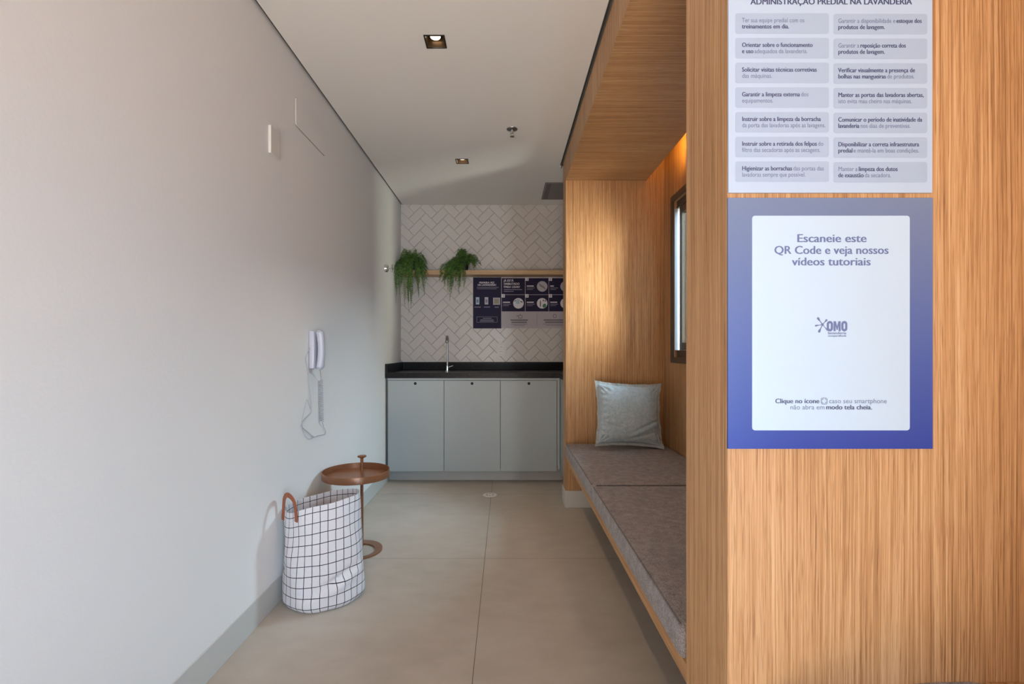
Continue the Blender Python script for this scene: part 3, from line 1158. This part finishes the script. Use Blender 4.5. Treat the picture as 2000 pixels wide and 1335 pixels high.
def bag():
    bm = BM()
    uvl = bm.loops.layers.uv.new('UVMap')
    nseg, nz = 96, 46
    cx, cy = -0.799, 2.135
    cell = 0.0365

    def P(a, t):
        ca, sa = math.cos(a), math.sin(a)
        # plan: rounded, with two soft corners
        rx = 0.160 + 0.004 * math.cos(2 * a)
        ry = 0.150
        prof = 1.0
        if t < 0.06:
            prof = 0.90 + 0.10 * math.sin(t / 0.06 * PI / 2)
        prof *= 1.045 - 0.085 * t - 0.02 * math.exp(-((t - 0.72) / 0.15) ** 2)
        x, y = rx * ca * prof, ry * sa * prof
        top = 0.425 + 0.026 * ca - 0.006 * sa - 0.018 * math.exp(-((math.atan2(math.sin(a - R(222)), math.cos(a - R(222)))) / 0.5) ** 2)
        z = top * t
        # folds of the cloth
        f = 0.0045 * math.sin(3 * a + 1.0 + 2.5 * t) * (0.3 + 0.7 * (1 - t)) + 0.0025 * math.sin(7 * a + 9 * t)
        # slump crease low on the right front
        da = math.atan2(math.sin(a - R(305)), math.cos(a - R(305)))
        d = (t - 0.27) - 0.14 * da
        f -= 0.016 * math.exp(-(d / 0.032) ** 2) * math.exp(-(da / 0.55) ** 2)
        f += 0.011 * math.exp(-((d + 0.08) / 0.045) ** 2) * math.exp(-(da / 0.6) ** 2)
        da = math.atan2(math.sin(a - R(200)), math.cos(a - R(200)))
        d = (t - 0.36) - 0.25 * da
        f -= 0.007 * math.exp(-(d / 0.03) ** 2) * math.exp(-(da / 0.35) ** 2)
        x += ca * f
        y += sa * f
        return Vector((max(cx + x, -L + 0.006), cy + y, z + 0.0015))
    outer = []
    for j in range(nz + 1):
        t = j / nz
        outer.append([bm.verts.new(P(2 * PI * i / nseg, t)) for i in range(nseg)])
    # lip and lining
    inner = []
    for j in range(22):
        t = 1 - j / 21 * 0.93
        ring = []
        for i in range(nseg):
            p = P(2 * PI * i / nseg, t)
            d = Vector((p.x - cx, p.y - cy, 0))
            ring.append(bm.verts.new(Vector((cx, cy, p.z)) + d * (1 - 0.004 / max(d.length, 0.01))))
        inner.append(ring)

    def quad(a, b2, c, d, us):
        f = bm.faces.new((a, b2, c, d))
        for lp, uv in zip(f.loops, us):
            lp[uvl].uv = uv
        f.smooth = True
    per = 2 * PI * 0.159 / cell
    per = round(per * 1.14)
    hz = 0.425 / cell * 0.86
    for j in range(nz):
        for i in range(nseg):
            i2 = (i + 1) % nseg
            u0, u1 = i / nseg * per, (i + 1) / nseg * per
            v0, v1 = j / nz * hz, (j + 1) / nz * hz
            quad(outer[j][i], outer[j][i2], outer[j + 1][i2], outer[j + 1][i], ((u0, v0), (u1, v0), (u1, v1), (u0, v1)))
    for i in range(nseg):
        i2 = (i + 1) % nseg
        u0, u1 = i / nseg * per, (i + 1) / nseg * per
        quad(outer[nz][i], outer[nz][i2], inner[0][i2], inner[0][i], ((u0, hz), (u1, hz), (u1, hz), (u0, hz)))
        for j in range(21):
            va, vb = hz * (1 - j / 21 * .93), hz * (1 - (j + 1) / 21 * .93)
            quad(inner[j][i], inner[j][i2], inner[j + 1][i2], inner[j + 1][i], ((u0, va), (u1, va), (u1, vb), (u0, vb)))
    f = bm.faces.new(outer[0])
    f2 = bm.faces.new(inner[-1])
    return bm, P


bbm, BP = bag()
obj('cloth', bbm, M['grid'], lb, smooth=True)


def strap(points, width_dir, wdt, th, name):
    pts = smooth_path(points, 8)
    bm = BM()
    prev = None
    for i, p in enumerate(pts):
        t = (pts[min(i + 1, len(pts) - 1)] - pts[max(i - 1, 0)]).normalized()
        wv = Vector(width_dir[0]).lerp(Vector(width_dir[1]), i / (len(pts) - 1))
        wv = (wv - t * wv.dot(t)).normalized()
        nv = t.cross(wv)
        ring = [bm.verts.new(p + wv * a * wdt / 2 + nv * b2 * th / 2) for a, b2 in ((-1, -1), (1, -1), (1, 1), (-1, 1))]
        if prev:
            bridge(bm, prev, ring)
        else:
            bm.faces.new(ring)
        prev = ring
    bm.faces.new(prev)
    return bm


def on_bag(a, t, out):
    p = BP(R(a), t)
    return p + Vector((math.cos(R(a)), math.sin(R(a)), 0)) * out


A0, A1 = 204, 246
p0, p1 = on_bag(A0, 0.97, 0.004), on_bag(A1, 0.97, 0.004)
q0, q1 = on_bag(A0, 0.90, 0.004), on_bag(A1, 0.90, 0.004)
mid_ = (p0 + p1) / 2
ap_ = Vector((mid_.x - 0.004, mid_.y - 0.004, 0.472))
hd = strap([q0, p0, p0.lerp(ap_, 0.55) + Vector((-0.012, 0.012, 0.012)), ap_, p1.lerp(ap_, 0.55) + Vector((0.012, -0.008, 0.012)), p1, q1],
           ((-0.45, -0.6, 0.1), (-0.3, -0.8, 0.1)), 0.020, 0.003, 'handle')
# strap turned so that its flat side follows the cloth
hd.free()


def strap2(points, wdt, th, nrm):
    pts = smooth_path(points, 8)
    bm = BM()
    prev = None
    for i, p in enumerate(pts):
        t = (pts[min(i + 1, len(pts) - 1)] - pts[max(i - 1, 0)]).normalized()
        nv = Vector(nrm)
        nv = (nv - t * nv.dot(t)).normalized()
        wv = t.cross(nv).normalized()
        ring = [bm.verts.new(p + wv * a * wdt / 2 + nv * b2 * th / 2) for a, b2 in ((-1, -1), (1, -1), (1, 1), (-1, 1))]
        if prev:
            bridge(bm, prev, ring)
        else:
            bm.faces.new(ring)
        prev = ring
    bm.faces.new(prev)
    return bm


nrm = (math.cos(R(224)) * 0.8, math.sin(R(224)) * 1.0, 0)
def shoulder(p):
    v = p.lerp(ap_, 0.22)
    v.z = p.z + (ap_.z - p.z) * 0.72
    return v


hb = strap2([q0, p0, shoulder(p0), ap_, shoulder(p1), p1, q1], 0.020, 0.003, nrm)
tag(obj('handle', hb, M['leather'], lb), 'brown leather strap handle')
B0, B1 = 28, 60
q0, q1 = on_bag(B0, 0.93, 0.004), on_bag(B1, 0.93, 0.004)
m0 = on_bag((B0 + B1) / 2, 0.72, 0.012)
hb = strap2([q0, on_bag(B0 + 3, 0.82, 0.008), m0, on_bag(B1 - 3, 0.82, 0.008), q1], 0.020, 0.003, (math.cos(R(44)), math.sin(R(44)), 0))
tag(obj('handle', hb, M['leather'], lb), 'brown leather strap handle folded down behind')

# ------------------------------------------------------------------ floor drain
dr = thing('floor_drain', 'round white drain cover set in the floor tiles', 'drain', (-0.118, 3.61, 0))
bm = BM()
lathe(bm, (-0.118, 3.61, 0.0002), (0, 0, 1), [(0, 0.052), (0.002, 0.052), (0.003, 0.048)], 32)
obj('cover', bm, M['drain'], dr)
bm = BM()
for k in range(8):
    a = 2 * PI * k / 8
    lathe(bm, (-0.118 + 0.026 * math.cos(a), 3.61 + 0.026 * math.sin(a), 0.0032), (0, 0, 1), [(0, 0.005), (0.0004, 0.005)], 8)
obj('hole', bm, M['slot'], dr)

# ------------------------------------------------------------------ ceiling fittings


def downlight(xc, yc, label):
    t = thing('downlight', label, 'ceiling light', (xc, yc, HC), 'square black downlights')
    h = 0.045
    bm = BM()
    f = 0.006
    for (a, b2, c, d) in ((-h, h, -h, -h + f), (-h, h, h - f, h), (-h, -h + f, -h + f, h - f), (h - f, h, -h + f, h - f)):
        box(bm, xc + a, xc + b2, yc + c, yc + d, HC - 0.003, HC - 0.0002)
    obj('frame', bm, M['black'], t)
    # funnel in front of the lamp (a recess that hangs in the ceiling void)
    bm = BM()
    hi = h - f
    z0, z1 = HC - 0.001, HC + 0.034
    g = 0.030
    lo = [bm.verts.new((xc + sx * hi, yc + sy * hi, z0)) for sx, sy in ((-1, -1), (1, -1), (1, 1), (-1, 1))]
    up = [bm.verts.new((xc + sx * g, yc + sy * g, z1)) for sx, sy in ((-1, -1), (1, -1), (1, 1), (-1, 1))]
    bridge(bm, lo, up)
    bm.faces.new(up)
    obj('reflector', bm, M['baffle'], t)
    bm = BM()
    lathe(bm, (xc, yc, HC + 0.0325), (0, 0, -1), [(0, 0.026), (0.006, 0.026), (0.011, 0.024)], 28)
    obj('lamp_rim', bm, M['amber'], t, smooth=True)
    bm = BM()
    lathe(bm, (xc, yc, HC + 0.0212), (0, 0, -1), [(0, 0.0225), (0.003, 0.021), (0.006, 0.013), (0.007, 0.002)], 28)
    obj('lamp_lens', bm, M['lampglow'], t, smooth=True)
    l = bpy.data.lights.new('downlight_beam', 'SPOT')
    l.energy = 22
    l.color = (1.0, 0.72, 0.48)
    l.spot_size = R(75)
    l.spot_blend = 0.8
    l.shadow_soft_size = 0.02
    lo_ = bpy.data.objects.new('downlight_beam', l)
    COL.objects.link(lo_)
    lo_.location = (xc, yc, HC - 0.006)
    return t


DL = ((-0.307, 2.118, 'square black downlight in the ceiling nearer the camera, lamp glowing'),
      (-0.311, 3.465, 'square black downlight in the ceiling farther back, above the ferns'))
# openings in the ceiling board for the two recessed lamps
ceil_o = bpy.data.objects['ceiling']
bm = BM()
xs = [-L + G, DL[0][0] - 0.041, DL[0][0] + 0.041, RX - G]
ys = [YB, DL[0][1] - 0.041, DL[0][1] + 0.041, DL[1][1] - 0.041, DL[1][1] + 0.041, 3.58]
for i in range(3):
    for j in range(5):
        if i == 1 and j in (1, 3):
            continue
        box(bm, xs[i], xs[i + 1], ys[j], ys[j + 1], HC, HC + 0.012)
box(bm, -L + G, XR, 3.58, YW - 0.008, HC, HC + 0.012)
bmesh.ops.remove_doubles(bm, verts=bm.verts, dist=1e-5)
bm.to_mesh(ceil_o.data)
bm.free()
for a in DL:
    downlight(*a)

sp = thing('sprinkler', 'chrome fire sprinkler hanging from the ceiling', 'sprinkler', (0.038, 2.96, HC))
bm = BM()
lathe(bm, (0.038, 2.96, HC - 0.0002), (0, 0, -1), [(0, 0.034), (0.003, 0.033), (0.008, 0.022), (0.010, 0.012)], 32)
obj('flange', bm, M['steel'], sp, smooth=True)
bm = BM()
lathe(bm, (0.038, 2.96, HC - 0.0102), (0, 0, -1), [(0, 0.009), (0.010, 0.009), (0.012, 0.006), (0.016, 0.006)], 20)
for s_ in (-1, 1):
    tube(bm, smooth_path([(0.038 + s_ * 0.008, 2.96, HC - 0.020), (0.038 + s_ * 0.011, 2.96, HC - 0.030), (0.038 + s_ * 0.003, 2.96, HC - 0.044)], 6), 0.002, 6)
obj('body', bm, M['chrome'], sp, smooth=True)
bm = BM()
lathe(bm, (0.038, 2.96, HC - 0.043), (0, 0, -1), [(0, 0.004), (0.002, 0.013), (0.004, 0.013), (0.005, 0.004)], 20)
obj('deflector', bm, M['steel'], sp, smooth=True)

vt = thing('ceiling_vent', 'dark grey rectangular vent panel in the kitchenette ceiling', 'vent', (0.55, 4.1, HC))
obj('panel', bxm(0.316, 0.78, 3.90, 4.33, HC - 0.008, HC - 0.0004, 0.002, 1), M['vent'], vt)
bm = BM()
for k in range(3):
    box(bm, 0.335 + 0.012 * k, 0.340 + 0.012 * k, 3.92, 4.31, HC - 0.0088, HC - 0.0081)
obj('slot', bm, M['slot'], vt)

# ------------------------------------------------------------------ lettering
def text_verts(s, bold):
    """2-D mesh of a run of letters at size 1: verts, faces, width"""
    cu = bpy.data.curves.new('t', 'FONT')
    cu.body = s
    cu.size = 1.0
    cu.resolution_u = 3
    cu.offset = 0.0
    o = bpy.data.objects.new('t', cu)
    COL.objects.link(o)
    bpy.context.view_layer.update()
    me = bpy.data.meshes.new_from_object(o.evaluated_get(bpy.context.evaluated_depsgraph_get()))
    vs = [(v.co.x * 1.34, v.co.y * 1.10) for v in me.vertices]
    fs = [tuple(p.vertices) for p in me.polygons]
    bpy.data.objects.remove(o)
    bpy.data.curves.remove(cu)
    bpy.data.meshes.remove(me)
    return vs, fs


def line_bm(runs, x0, x1, base, size, Y, bm=None):
    """runs of (text, bold); pixels x0..x1 and baseline in the sign's plane at distance Y; returns (bm_bold, bm_regular)"""
    out = {True: BM(), False: BM()}
    pen = 0.0
    parts = []
    for s, bold in runs:
        bold = bool(bold)
        vs, fs = text_verts(s, bold)
        wd = max(v[0] for v in vs)
        # overlapping strokes of one letter lie a hair apart
        root = list(range(len(vs)))

        def find(a):
            while root[a] != a:
                root[a] = root[root[a]]
                a = root[a]
            return a
        for f in fs:
            for k in f[1:]:
                root[find(k)] = find(f[0])
        ids = {}
        lay = [ids.setdefault(find(k), len(ids)) % 5 for k in range(len(vs))]
        vs = [(u, v, l_) for (u, v), l_ in zip(vs, lay)]
        parts.append((vs, fs, bold, pen))
        pen += wd + (0.28 if s.endswith(' ') else 0.06)
        end = parts[-1][3] + wd
    sx = (x1 - x0) / end
    for vs, fs, bold, off in parts:
        b2 = out[bold]
        # heavy letters: the light letter shape laid three times, side by side
        for q, sh_ in enumerate((-0.036, 0.0, 0.036) if bold else (0.0,)):
            nv = []
            for (u, v, l_) in vs:
                p = px(x0 + (u + off + sh_) * sx, base - v * size, Y - 0.00004 * q - 0.000008 * l_)
                nv.append(b2.verts.new(p))
            for f in fs:
                try:
                    b2.faces.new([nv[k] for k in f])
                except ValueError:
                    pass
    return out


def write(parent, runs, x0, x1, base, size, Y, mb, mr):
    o = line_bm(runs, x0, x1, base, size, Y)
    for bold in (True, False):
        if len(o[bold].verts):
            obj('lettering', o[bold], mb if bold else mr, parent)
        else:
            o[bold].free()


def card(x0, x1, y0, y1, Y, th, r=0.0):
    a, b2 = px(x0, y1, Y), px(x1, y0, Y)
    if r:
        return plate_y(BM(), rrect(a.x, b2.x, a.z, b2.z, r), Y, Y + th)
    return bxm(a.x, b2.x, Y, Y + th, a.z, b2.z)


YS1 = YP0 - 0.0042          # front face of the signs
up = thing('sign', 'white sign of rules in two columns of boxes, above the blue sign', 'sign', px(1622, 376, YP0))
obj('board', card(1423, 1821, -64, 376, YS1, 0.004), M['print_white'], up)
write(up, [('ADMINISTRAÇÃO PREDIAL NA LAVANDERIA', True)], 1466, 1781, 8.5, 15.0, YS1 - 0.0004, M['print_navy'], M['print_navy'])
LEFT = [[([('Ter sua equipe predial com os', 0)], 1571), ([('treinamentos em dia.', 1)], 1541)],
        [([('Orientar sobre o funcionamento', 1)], 1587), ([('e uso ', 1), ('adequados da lavanderia.', 0)], 1577)],
        [([('Solicitar visitas técnicas corretivas', 1)], 1595), ([('das máquinas.', 0)], 1508)],
        [([('Garantir a limpeza externa ', 1), ('dos', 0)], 1579), ([('equipamentos.', 0)], 1510)],
        [([('Instruir sobre a limpeza da borracha', 1)], 1603), ([('da porta das lavadoras após as lavagens.', 0)], 1612)],
        [([('Instruir sobre a retirada dos felpos ', 1), ('do', 0)], 1608), ([('filtro das secadoras após as secagens.', 0)], 1602)],
        [([('Higienizar as borrachas ', 1), ('das portas das', 0)], 1609), ([('lavadoras sempre que possível.', 0)], 1573)]]
RIGHT = [[([('Garantir a disponibilidade e ', 0), ('estoque dos', 1)], 1800), ([('produtos de lavagem.', 1)], 1728)],
         [([('Garantir a ', 0), ('reposição correta dos', 1)], 1769), ([('produtos de lavagem.', 1)], 1728)],
         [([('Verificar visualmente a presença de', 1)], 1787), ([('bolhas nas mangueiras ', 1), ('de produtos.', 0)], 1786)],
         [([('Manter as portas das lavadoras abertas,', 1)], 1804), ([('isto evita mau cheiro nas máquinas.', 0)], 1781)],
         [([('Comunicar o período de inatividade da', 1)], 1801), ([('lavanderia ', 1), ('nos dias de preventivas.', 0)], 1778)],
         [([('Disponibilizar a correta infraestrutura', 1)], 1795), ([('predial ', 1), ('e mantê-la em boas condições.', 0)], 1795)],
         [([('Manter a ', 0), ('limpeza dos dutos', 1)], 1753), ([('de exaustão ', 1), ('da secadora.', 0)], 1740)]]
for col, xa, xb, xt, dy in ((LEFT, 1436, 1619, 1449, 0), (RIGHT, 1628, 1811, 1637, 1.2)):
    for k, lines in enumerate(col):
        y0 = 25.8 + 48.2 * k + dy
        tb = obj('text_box', card(xa, xb, y0, y0 + 39.8, YS1 - 0.0003, 0.0002, 0.004), M['print_box'], up)
        for q, (runs, xe) in enumerate(lines):
            write(tb, [(s, bool(bd)) for s, bd in runs], xt, xe, y0 + 17.6 + 12.1 * q, 11.2, YS1 - 0.0006, M['print_navy'], M['print_text'])

lo = thing('sign', 'blue bordered sign with a pale card of writing, below the white sign', 'sign', px(1622, 876, YP0))
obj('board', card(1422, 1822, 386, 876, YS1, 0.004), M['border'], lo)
cd = obj('card', card(1469, 1777, 421, 840, YS1 - 0.0004, 0.0003, 0.0055), M['print_card'], lo)
YT = YS1 - 0.0007
for s, a, b2, base in (('Escaneie este', 1556, 1692, 472.5), ('QR Code e veja nossos', 1512, 1735, 495.5), ('vídeos tutoriais', 1547, 1700, 518)):
    write(cd, [(s, True)], a, b2, base, 20.5, YT, M['print_slate'], M['print_slate'])
write(cd, [('Clique no ícone', True)], 1514, 1600, 787, 11.8, YT, M['print_navy'], M['print_text'])
write(cd, [('caso seu smartphone', False)], 1619, 1732, 787, 11.8, YT, M['print_navy'], M['print_text'])
write(cd, [('não abra em ', False), ('modo tela cheia.', True)], 1543, 1703, 799, 11.8, YT, M['print_navy'], M['print_text'])
# full screen icon
bm = BM()


def frame_px(bm, x0, x1, y0, y1, t, Y, r=3):
    n = 5
    a, b2 = px(x0, y1, Y), px(x1, y0, Y)
    s_ = Y / F
    o_ = rrect(a.x, b2.x, a.z, b2.z, r * s_, n)
    i_ = rrect(a.x + t * s_, b2.x - t * s_, a.z + t * s_, b2.z - t * s_, max(r - t, 0.3) * s_, n)
    va = [bm.verts.new((x, Y, z)) for x, z in o_]
    vb = [bm.verts.new((x, Y, z)) for x, z in i_]
    bridge(bm, va, vb)


def quad_px(bm, x0, x1, y0, y1, Y):
    a, b2 = px(x0, y1, Y), px(x1, y0, Y)
    bm.faces.new([bm.verts.new(c) for c in ((a.x, Y, a.z), (b2.x, Y, a.z), (b2.x, Y, b2.z), (a.x, Y, b2.z))])


def disc_px(bm, x, y, r, Y, n=28, ex=1.0, ey=1.0, rot_=0.0):
    vs = []
    for k in range(n):
        a = 2 * PI * k / n
        u, v = r * ex * math.cos(a), r * ey * math.sin(a)
        vs.append(bm.verts.new(px(x + u * math.cos(rot_) - v * math.sin(rot_), y + u * math.sin(rot_) + v * math.cos(rot_), Y)))
    bm.faces.new(vs)


frame_px(bm, 1603.5, 1616, 776.3, 789.2, 1.1, YT)
for sx, sy in ((-1, -1), (1, -1), (-1, 1), (1, 1)):
    x, y = 1609.75 + sx * 3.6, 782.75 + sy * 3.8
    quad_px(bm, min(x, x - sx * 2.4), max(x, x - sx * 2.4), y - 0.5, y + 0.5, YT)
    quad_px(bm, x - 0.5, x + 0.5, min(y, y - sy * 2.4), max(y, y - sy * 2.4), YT)
obj('icon', bm, M['print_text'], cd)
# emblem: splash and brand lettering
bm = BM()
hub = (1606.5, 633.5)
disc_px(bm, hub[0], hub[1], 2.6, YT - 0.00006)


def drop(ex, ey, w0, w1):
    dx, dy = ex - hub[0], ey - hub[1]
    ln = math.hypot(dx, dy)
    ux, uy = dx / ln, dy / ln
    pr = [(0.0, w0 * 0.9), (0.25, w0 * 0.45), (0.5, w0 * 0.5), (0.7, w1 * 0.8), (0.85, w1), (0.95, w1 * 0.8), (1.0, w1 * 0.25)]
    yy = YT - 0.00001 * (ex % 5)
    l_ = [bm.verts.new(px(hub[0] + ux * ln * t - uy * ww, hub[1] + uy * ln * t + ux * ww, yy)) for t, ww in pr]
    r_ = [bm.verts.new(px(hub[0] + ux * ln * t + uy * ww, hub[1] + uy * ln * t - ux * ww, yy)) for t, ww in pr]
    for k in range(len(pr) - 1):
        bm.faces.new((l_[k], l_[k + 1], r_[k + 1], r_[k]))


for ex, ey, a, b2 in ((1596.5, 619.5, 1.8, 2.4), (1615.5, 623.5, 1.6, 2.1), (1591.5, 636, 1.5, 1.7), (1599, 649, 1.8, 2.5), (1617, 645.5, 1.4, 1.4)):
    drop(ex, ey, a, b2)
obj('emblem', bm, M['print_slate'], cd)
bm = BM()


def ring_o(bm, x0, x1, y0, y1, tx, ty):
    r = (x1 - x0) / 2
    s_ = YT / F
    a, b2 = px(x0, y1, YT), px(x1, y0, YT)
    o_ = rrect(a.x, b2.x, a.z, b2.z, r * s_ * 0.98, 6)
    i_ = rrect(a.x + tx * s_, b2.x - tx * s_, a.z + ty * s_, b2.z - ty * s_, (r - tx) * s_ * 0.98, 6)
    va = [bm.verts.new((x, YT, z)) for x, z in o_]
    vb = [bm.verts.new((x, YT, z)) for x, z in i_]
    bridge(bm, va, vb)


ring_o(bm, 1614.8, 1627, 626.5, 646.8, 4.4, 4.6)
obj('lettering', bm, M['print_slate'], cd)
bm = BM()
ring_o(bm, 1643.2, 1655, 626.5, 646.8, 4.3, 4.6)
obj('lettering', bm, M['print_slate'], cd)
bm = BM()
mv = [bm.verts.new(px(x, y, YT)) for x, y in ((1628, 646.5), (1628, 627), (1632.6, 627), (1635, 637), (1637.4, 627), (1642, 627), (1642, 646.5),
                                               (1637.9, 646.5), (1637.9, 636), (1635.9, 644), (1634.1, 644), (1632.1, 636), (1632.1, 646.5))]
bm.faces.new(mv)
bmesh.ops.triangulate(bm, faces=bm.faces[:])
obj('lettering', bm, M['print_slate'], cd)
write(cd, [('lavanderia', True)], 1617, 1653, 652.3, 6.6, YT, M['print_slate'], M['print_slate'])
write(cd, [('compartilhada', True)], 1617, 1653, 657, 4.6, YT, M['print_slate'], M['print_slate'])



def bars(name, rows, Y, mat, parent):
    for x0, x1, y0, y1 in rows:
        b_ = BM()
        quad_px(b_, x0, x1, y0, y1, Y)
        obj(name, b_, mat, parent)


# ------------------------------------------------------------------ the two notices on the tiles
YN = YW - 0.0085
na = thing('notice', 'narrow navy notice at the left under the oak shelf', 'notice', px(951, 641, YN))
obj('board', card(924, 979, 541.5, 641, YN, 0.003), M['back_navy'], na)
YI = YN - 0.0004
write(na, [('PRIMEIRA VEZ', True)], 936, 965.5, 553.3, 4.5, YI, M['back_ink'], M['back_ink'])
write(na, [('NA LAVANDERIA?', True)], 933, 969, 557.8, 4.5, YI, M['back_ink'], M['back_ink'])
bars('fine_print', [(x0, x1, y - h_, y + h_) for x0, x1, y, h_ in (
    (931, 974, 560.8, .45), (932, 970, 563.6, .45), (926.5, 939, 599.3, .7), (945, 957, 599.3, .7), (966, 974, 599.5, .7),
    (943, 960, 621.2, .55), (938, 964, 624.5, .55), (937, 965, 626.8, .55))], YI, M['back_dim'], na)
bm = BM()
frame_px(bm, 931, 971.5, 618, 629.5, 0.5, YI, 1)
obj('print_frame', bm, M['back_dim'], na)
for x0, x1, y0, y1, m_ in ((929.2, 936.2, 580, 594.2, 'pic_blue'), (946.6, 953.6, 580, 594.2, 'pic_grey'), (963, 976.8, 581, 594.8, 'back_pale')):
    bm = BM()
    quad_px(bm, x0, x1, y0, y1, YI)
    p_ = obj('picture', bm, M[m_], na)
    bm = BM()
    if x0 > 960:
        quad_px(bm, x0 + 2.2, x1 - 2.2, y0 + 2.2, y1 - 2.2, YI - 0.0003)
        obj('inner_panel', bm, M['pic_tan'], p_)
    else:
        quad_px(bm, x0 + 1.6, x1 - 1.6, y0 + 4.5, y1 - 3.5, YI - 0.0003)
        obj('inner_panel', bm, M['print_text'], p_)

nb = thing('notice', 'wide notice of numbered navy steps on the tiles, half hidden by the timber end wall', 'notice', px(1060, 641, YN))
obj('board', card(979.4, 1150, 540.5, 640.5, YN, 0.003), M['back_pale'], nb)
cells = []
for r_, (y0, y1) in enumerate(((543, 574.8), (575.6, 607.8))):
    for c_, (x0, x1) in enumerate(((980, 1025.4), (1026.4, 1071.4), (1072.2, 1117))):
        bm = BM()
        quad_px(bm, x0, x1, y0, y1, YI)
        ce = obj('step_box', bm, M['back_navy'], nb)
        cells.append((r_, c_, ce, x0, y0))
Y2 = YI - 0.0003
num = {(0, 1): '1', (0, 2): '2', (1, 0): '3', (1, 1): '4', (1, 2): '5'}
for r_, c_, ce, x0, y0 in cells:
    if (r_, c_) == (0, 0):
        for s, b2, base in (('JÁ ESTÁ', 1003, 549.8), ('HABILITADO', 1014.5, 556), ('PARA USAR?', 1015.2, 562)):
            write(ce, [(s, True)], 984, b2, base, 5.6, Y2, M['back_ink'], M['back_ink'])
        bars('fine_print', [(984, 1020, 564.7, 566), (984, 1003, 568.2, 569.4)], Y2, M['back_dim'], ce)
        continue
    bm = BM()
    quad_px(bm, x0 - 0.6, x0 + 6, y0 - 1.5, y0 + 5.2, Y2)
    nbx = obj('number_box', bm, M['back_ink'], ce)
    o_ = line_bm([(num[(r_, c_)], True)], x0 + 1.6, x0 + 3.8, y0 + 4.2, 5.4, Y2 - 0.0003)
    me_bm = o_[True]
    o_[False].free()
    obj('number', me_bm, M['back_dark'], ce)
    yt = y0 + (15.3 if r_ == 0 else 14.3)
    bm = BM()
    quad_px(bm, x0 + 2.5, x0 + (16 if c_ != 2 or r_ else 9.5), yt - 1, yt + 1, Y2)
    obj('step_title', bm, M['back_ink'], ce)
    bars('fine_print', [(x0 + 2.5, x0 + 18, yt + 3.2, yt + 4.2), (x0 + 2.5, x0 + 14, yt + 6.2, yt + 7.2)], Y2, M['back_dim'], ce)
    cxp, cyp = x0 + 32.5, y0 + (16 if r_ == 0 else 16.4)
    bm = BM()
    disc_px(bm, cxp, cyp, 10.3, Y2)
    pc = obj('picture', bm, M['pic_grey'] if r_ == 0 else M['back_ink'], ce)
    Y3 = Y2 - 0.0003
    if (r_, c_) == (0, 1):
        for q in range(6):
            bm = BM()
            disc_px(bm, cxp - 5 + 2 * q, cyp - 3 + 1.2 * q, 4.5, Y3 - 0.00005 * q, 16, 1.0, 0.10, R(62))
            obj('picture_detail', bm, M['pic_dark'], ce)
    elif (r_, c_) == (1, 0):
        bm = BM()
        quad_px(bm, cxp - 5, cxp + 2.5, cyp - 8, cyp + 1, Y3)
        obj('picture_detail', bm, M['pic_blue'], ce)
        for dd in ((6, -3, 2.6, 0.5, 30), (-6.5, -5, 2.2, 0.4, -60)):
            bm = BM()
            disc_px(bm, cxp + dd[0], cyp + dd[1], dd[2], Y3, 14, 1, dd[3], R(dd[4]))
            obj('picture_detail', bm, M['pic_dark'], ce)
    elif (r_, c_) == (1, 1):
        bm = BM()
        disc_px(bm, cxp + 4.3, cyp + 4.6, 4.2, Y3, 18, 0.8, 1.0, R(30))
        obj('picture_detail', bm, M['pic_green'], ce)
        for dd in ((2.4, -5.5, 1.6, 0.7, 1.3), (6.2, -5, 1.6, 0.7, 1.3), (-3.5, 1, 6, 0.2, 1.1)):
            bm = BM()
            disc_px(bm, cxp + dd[0], cyp + dd[1], dd[2], Y3, 16, dd[3], dd[4])
            obj('picture_detail', bm, M['pic_dark'], ce)
    else:
        bars('picture_detail', [(cxp - 5, cxp + 5, cyp - 5 + 4 * q, cyp - 3.6 + 4 * q) for q in range(3)], Y3, M['pic_dark'], ce)
bars('fine_print', [(x0, x1, y - h_, y + h_) for x0, x1, y, h_ in (
    (997, 1031, 624.8, 1.1), (999, 1029, 628.9, 1.1), (1062, 1105, 624.6, 1.1), (1065, 1105, 628.7, 1.1),
    (998, 1030, 632.4, .4), (1003, 1025, 635, .4), (1060, 1106, 632.2, .4), (1066, 1100, 635, .4))], YI, M['back_dark'], nb)
bars('divider', [(1048.6, 1049, 611, 636)], YI, M['back_dark'], nb)
bars('icon', [(1009, 1012.4, 616, 617), (1015.5, 1016.5, 612.8, 614.9)], YI, M['back_dark'], nb)
for a_ in ((1012.5, 1020, 615, 621.5, 1), (1080, 1087, 613, 620.5, 3.2)):
    bm = BM()
    frame_px(bm, a_[0], a_[1], a_[2], a_[3], 0.9, YI, a_[4])
    obj('icon', bm, M['back_dark'], nb)
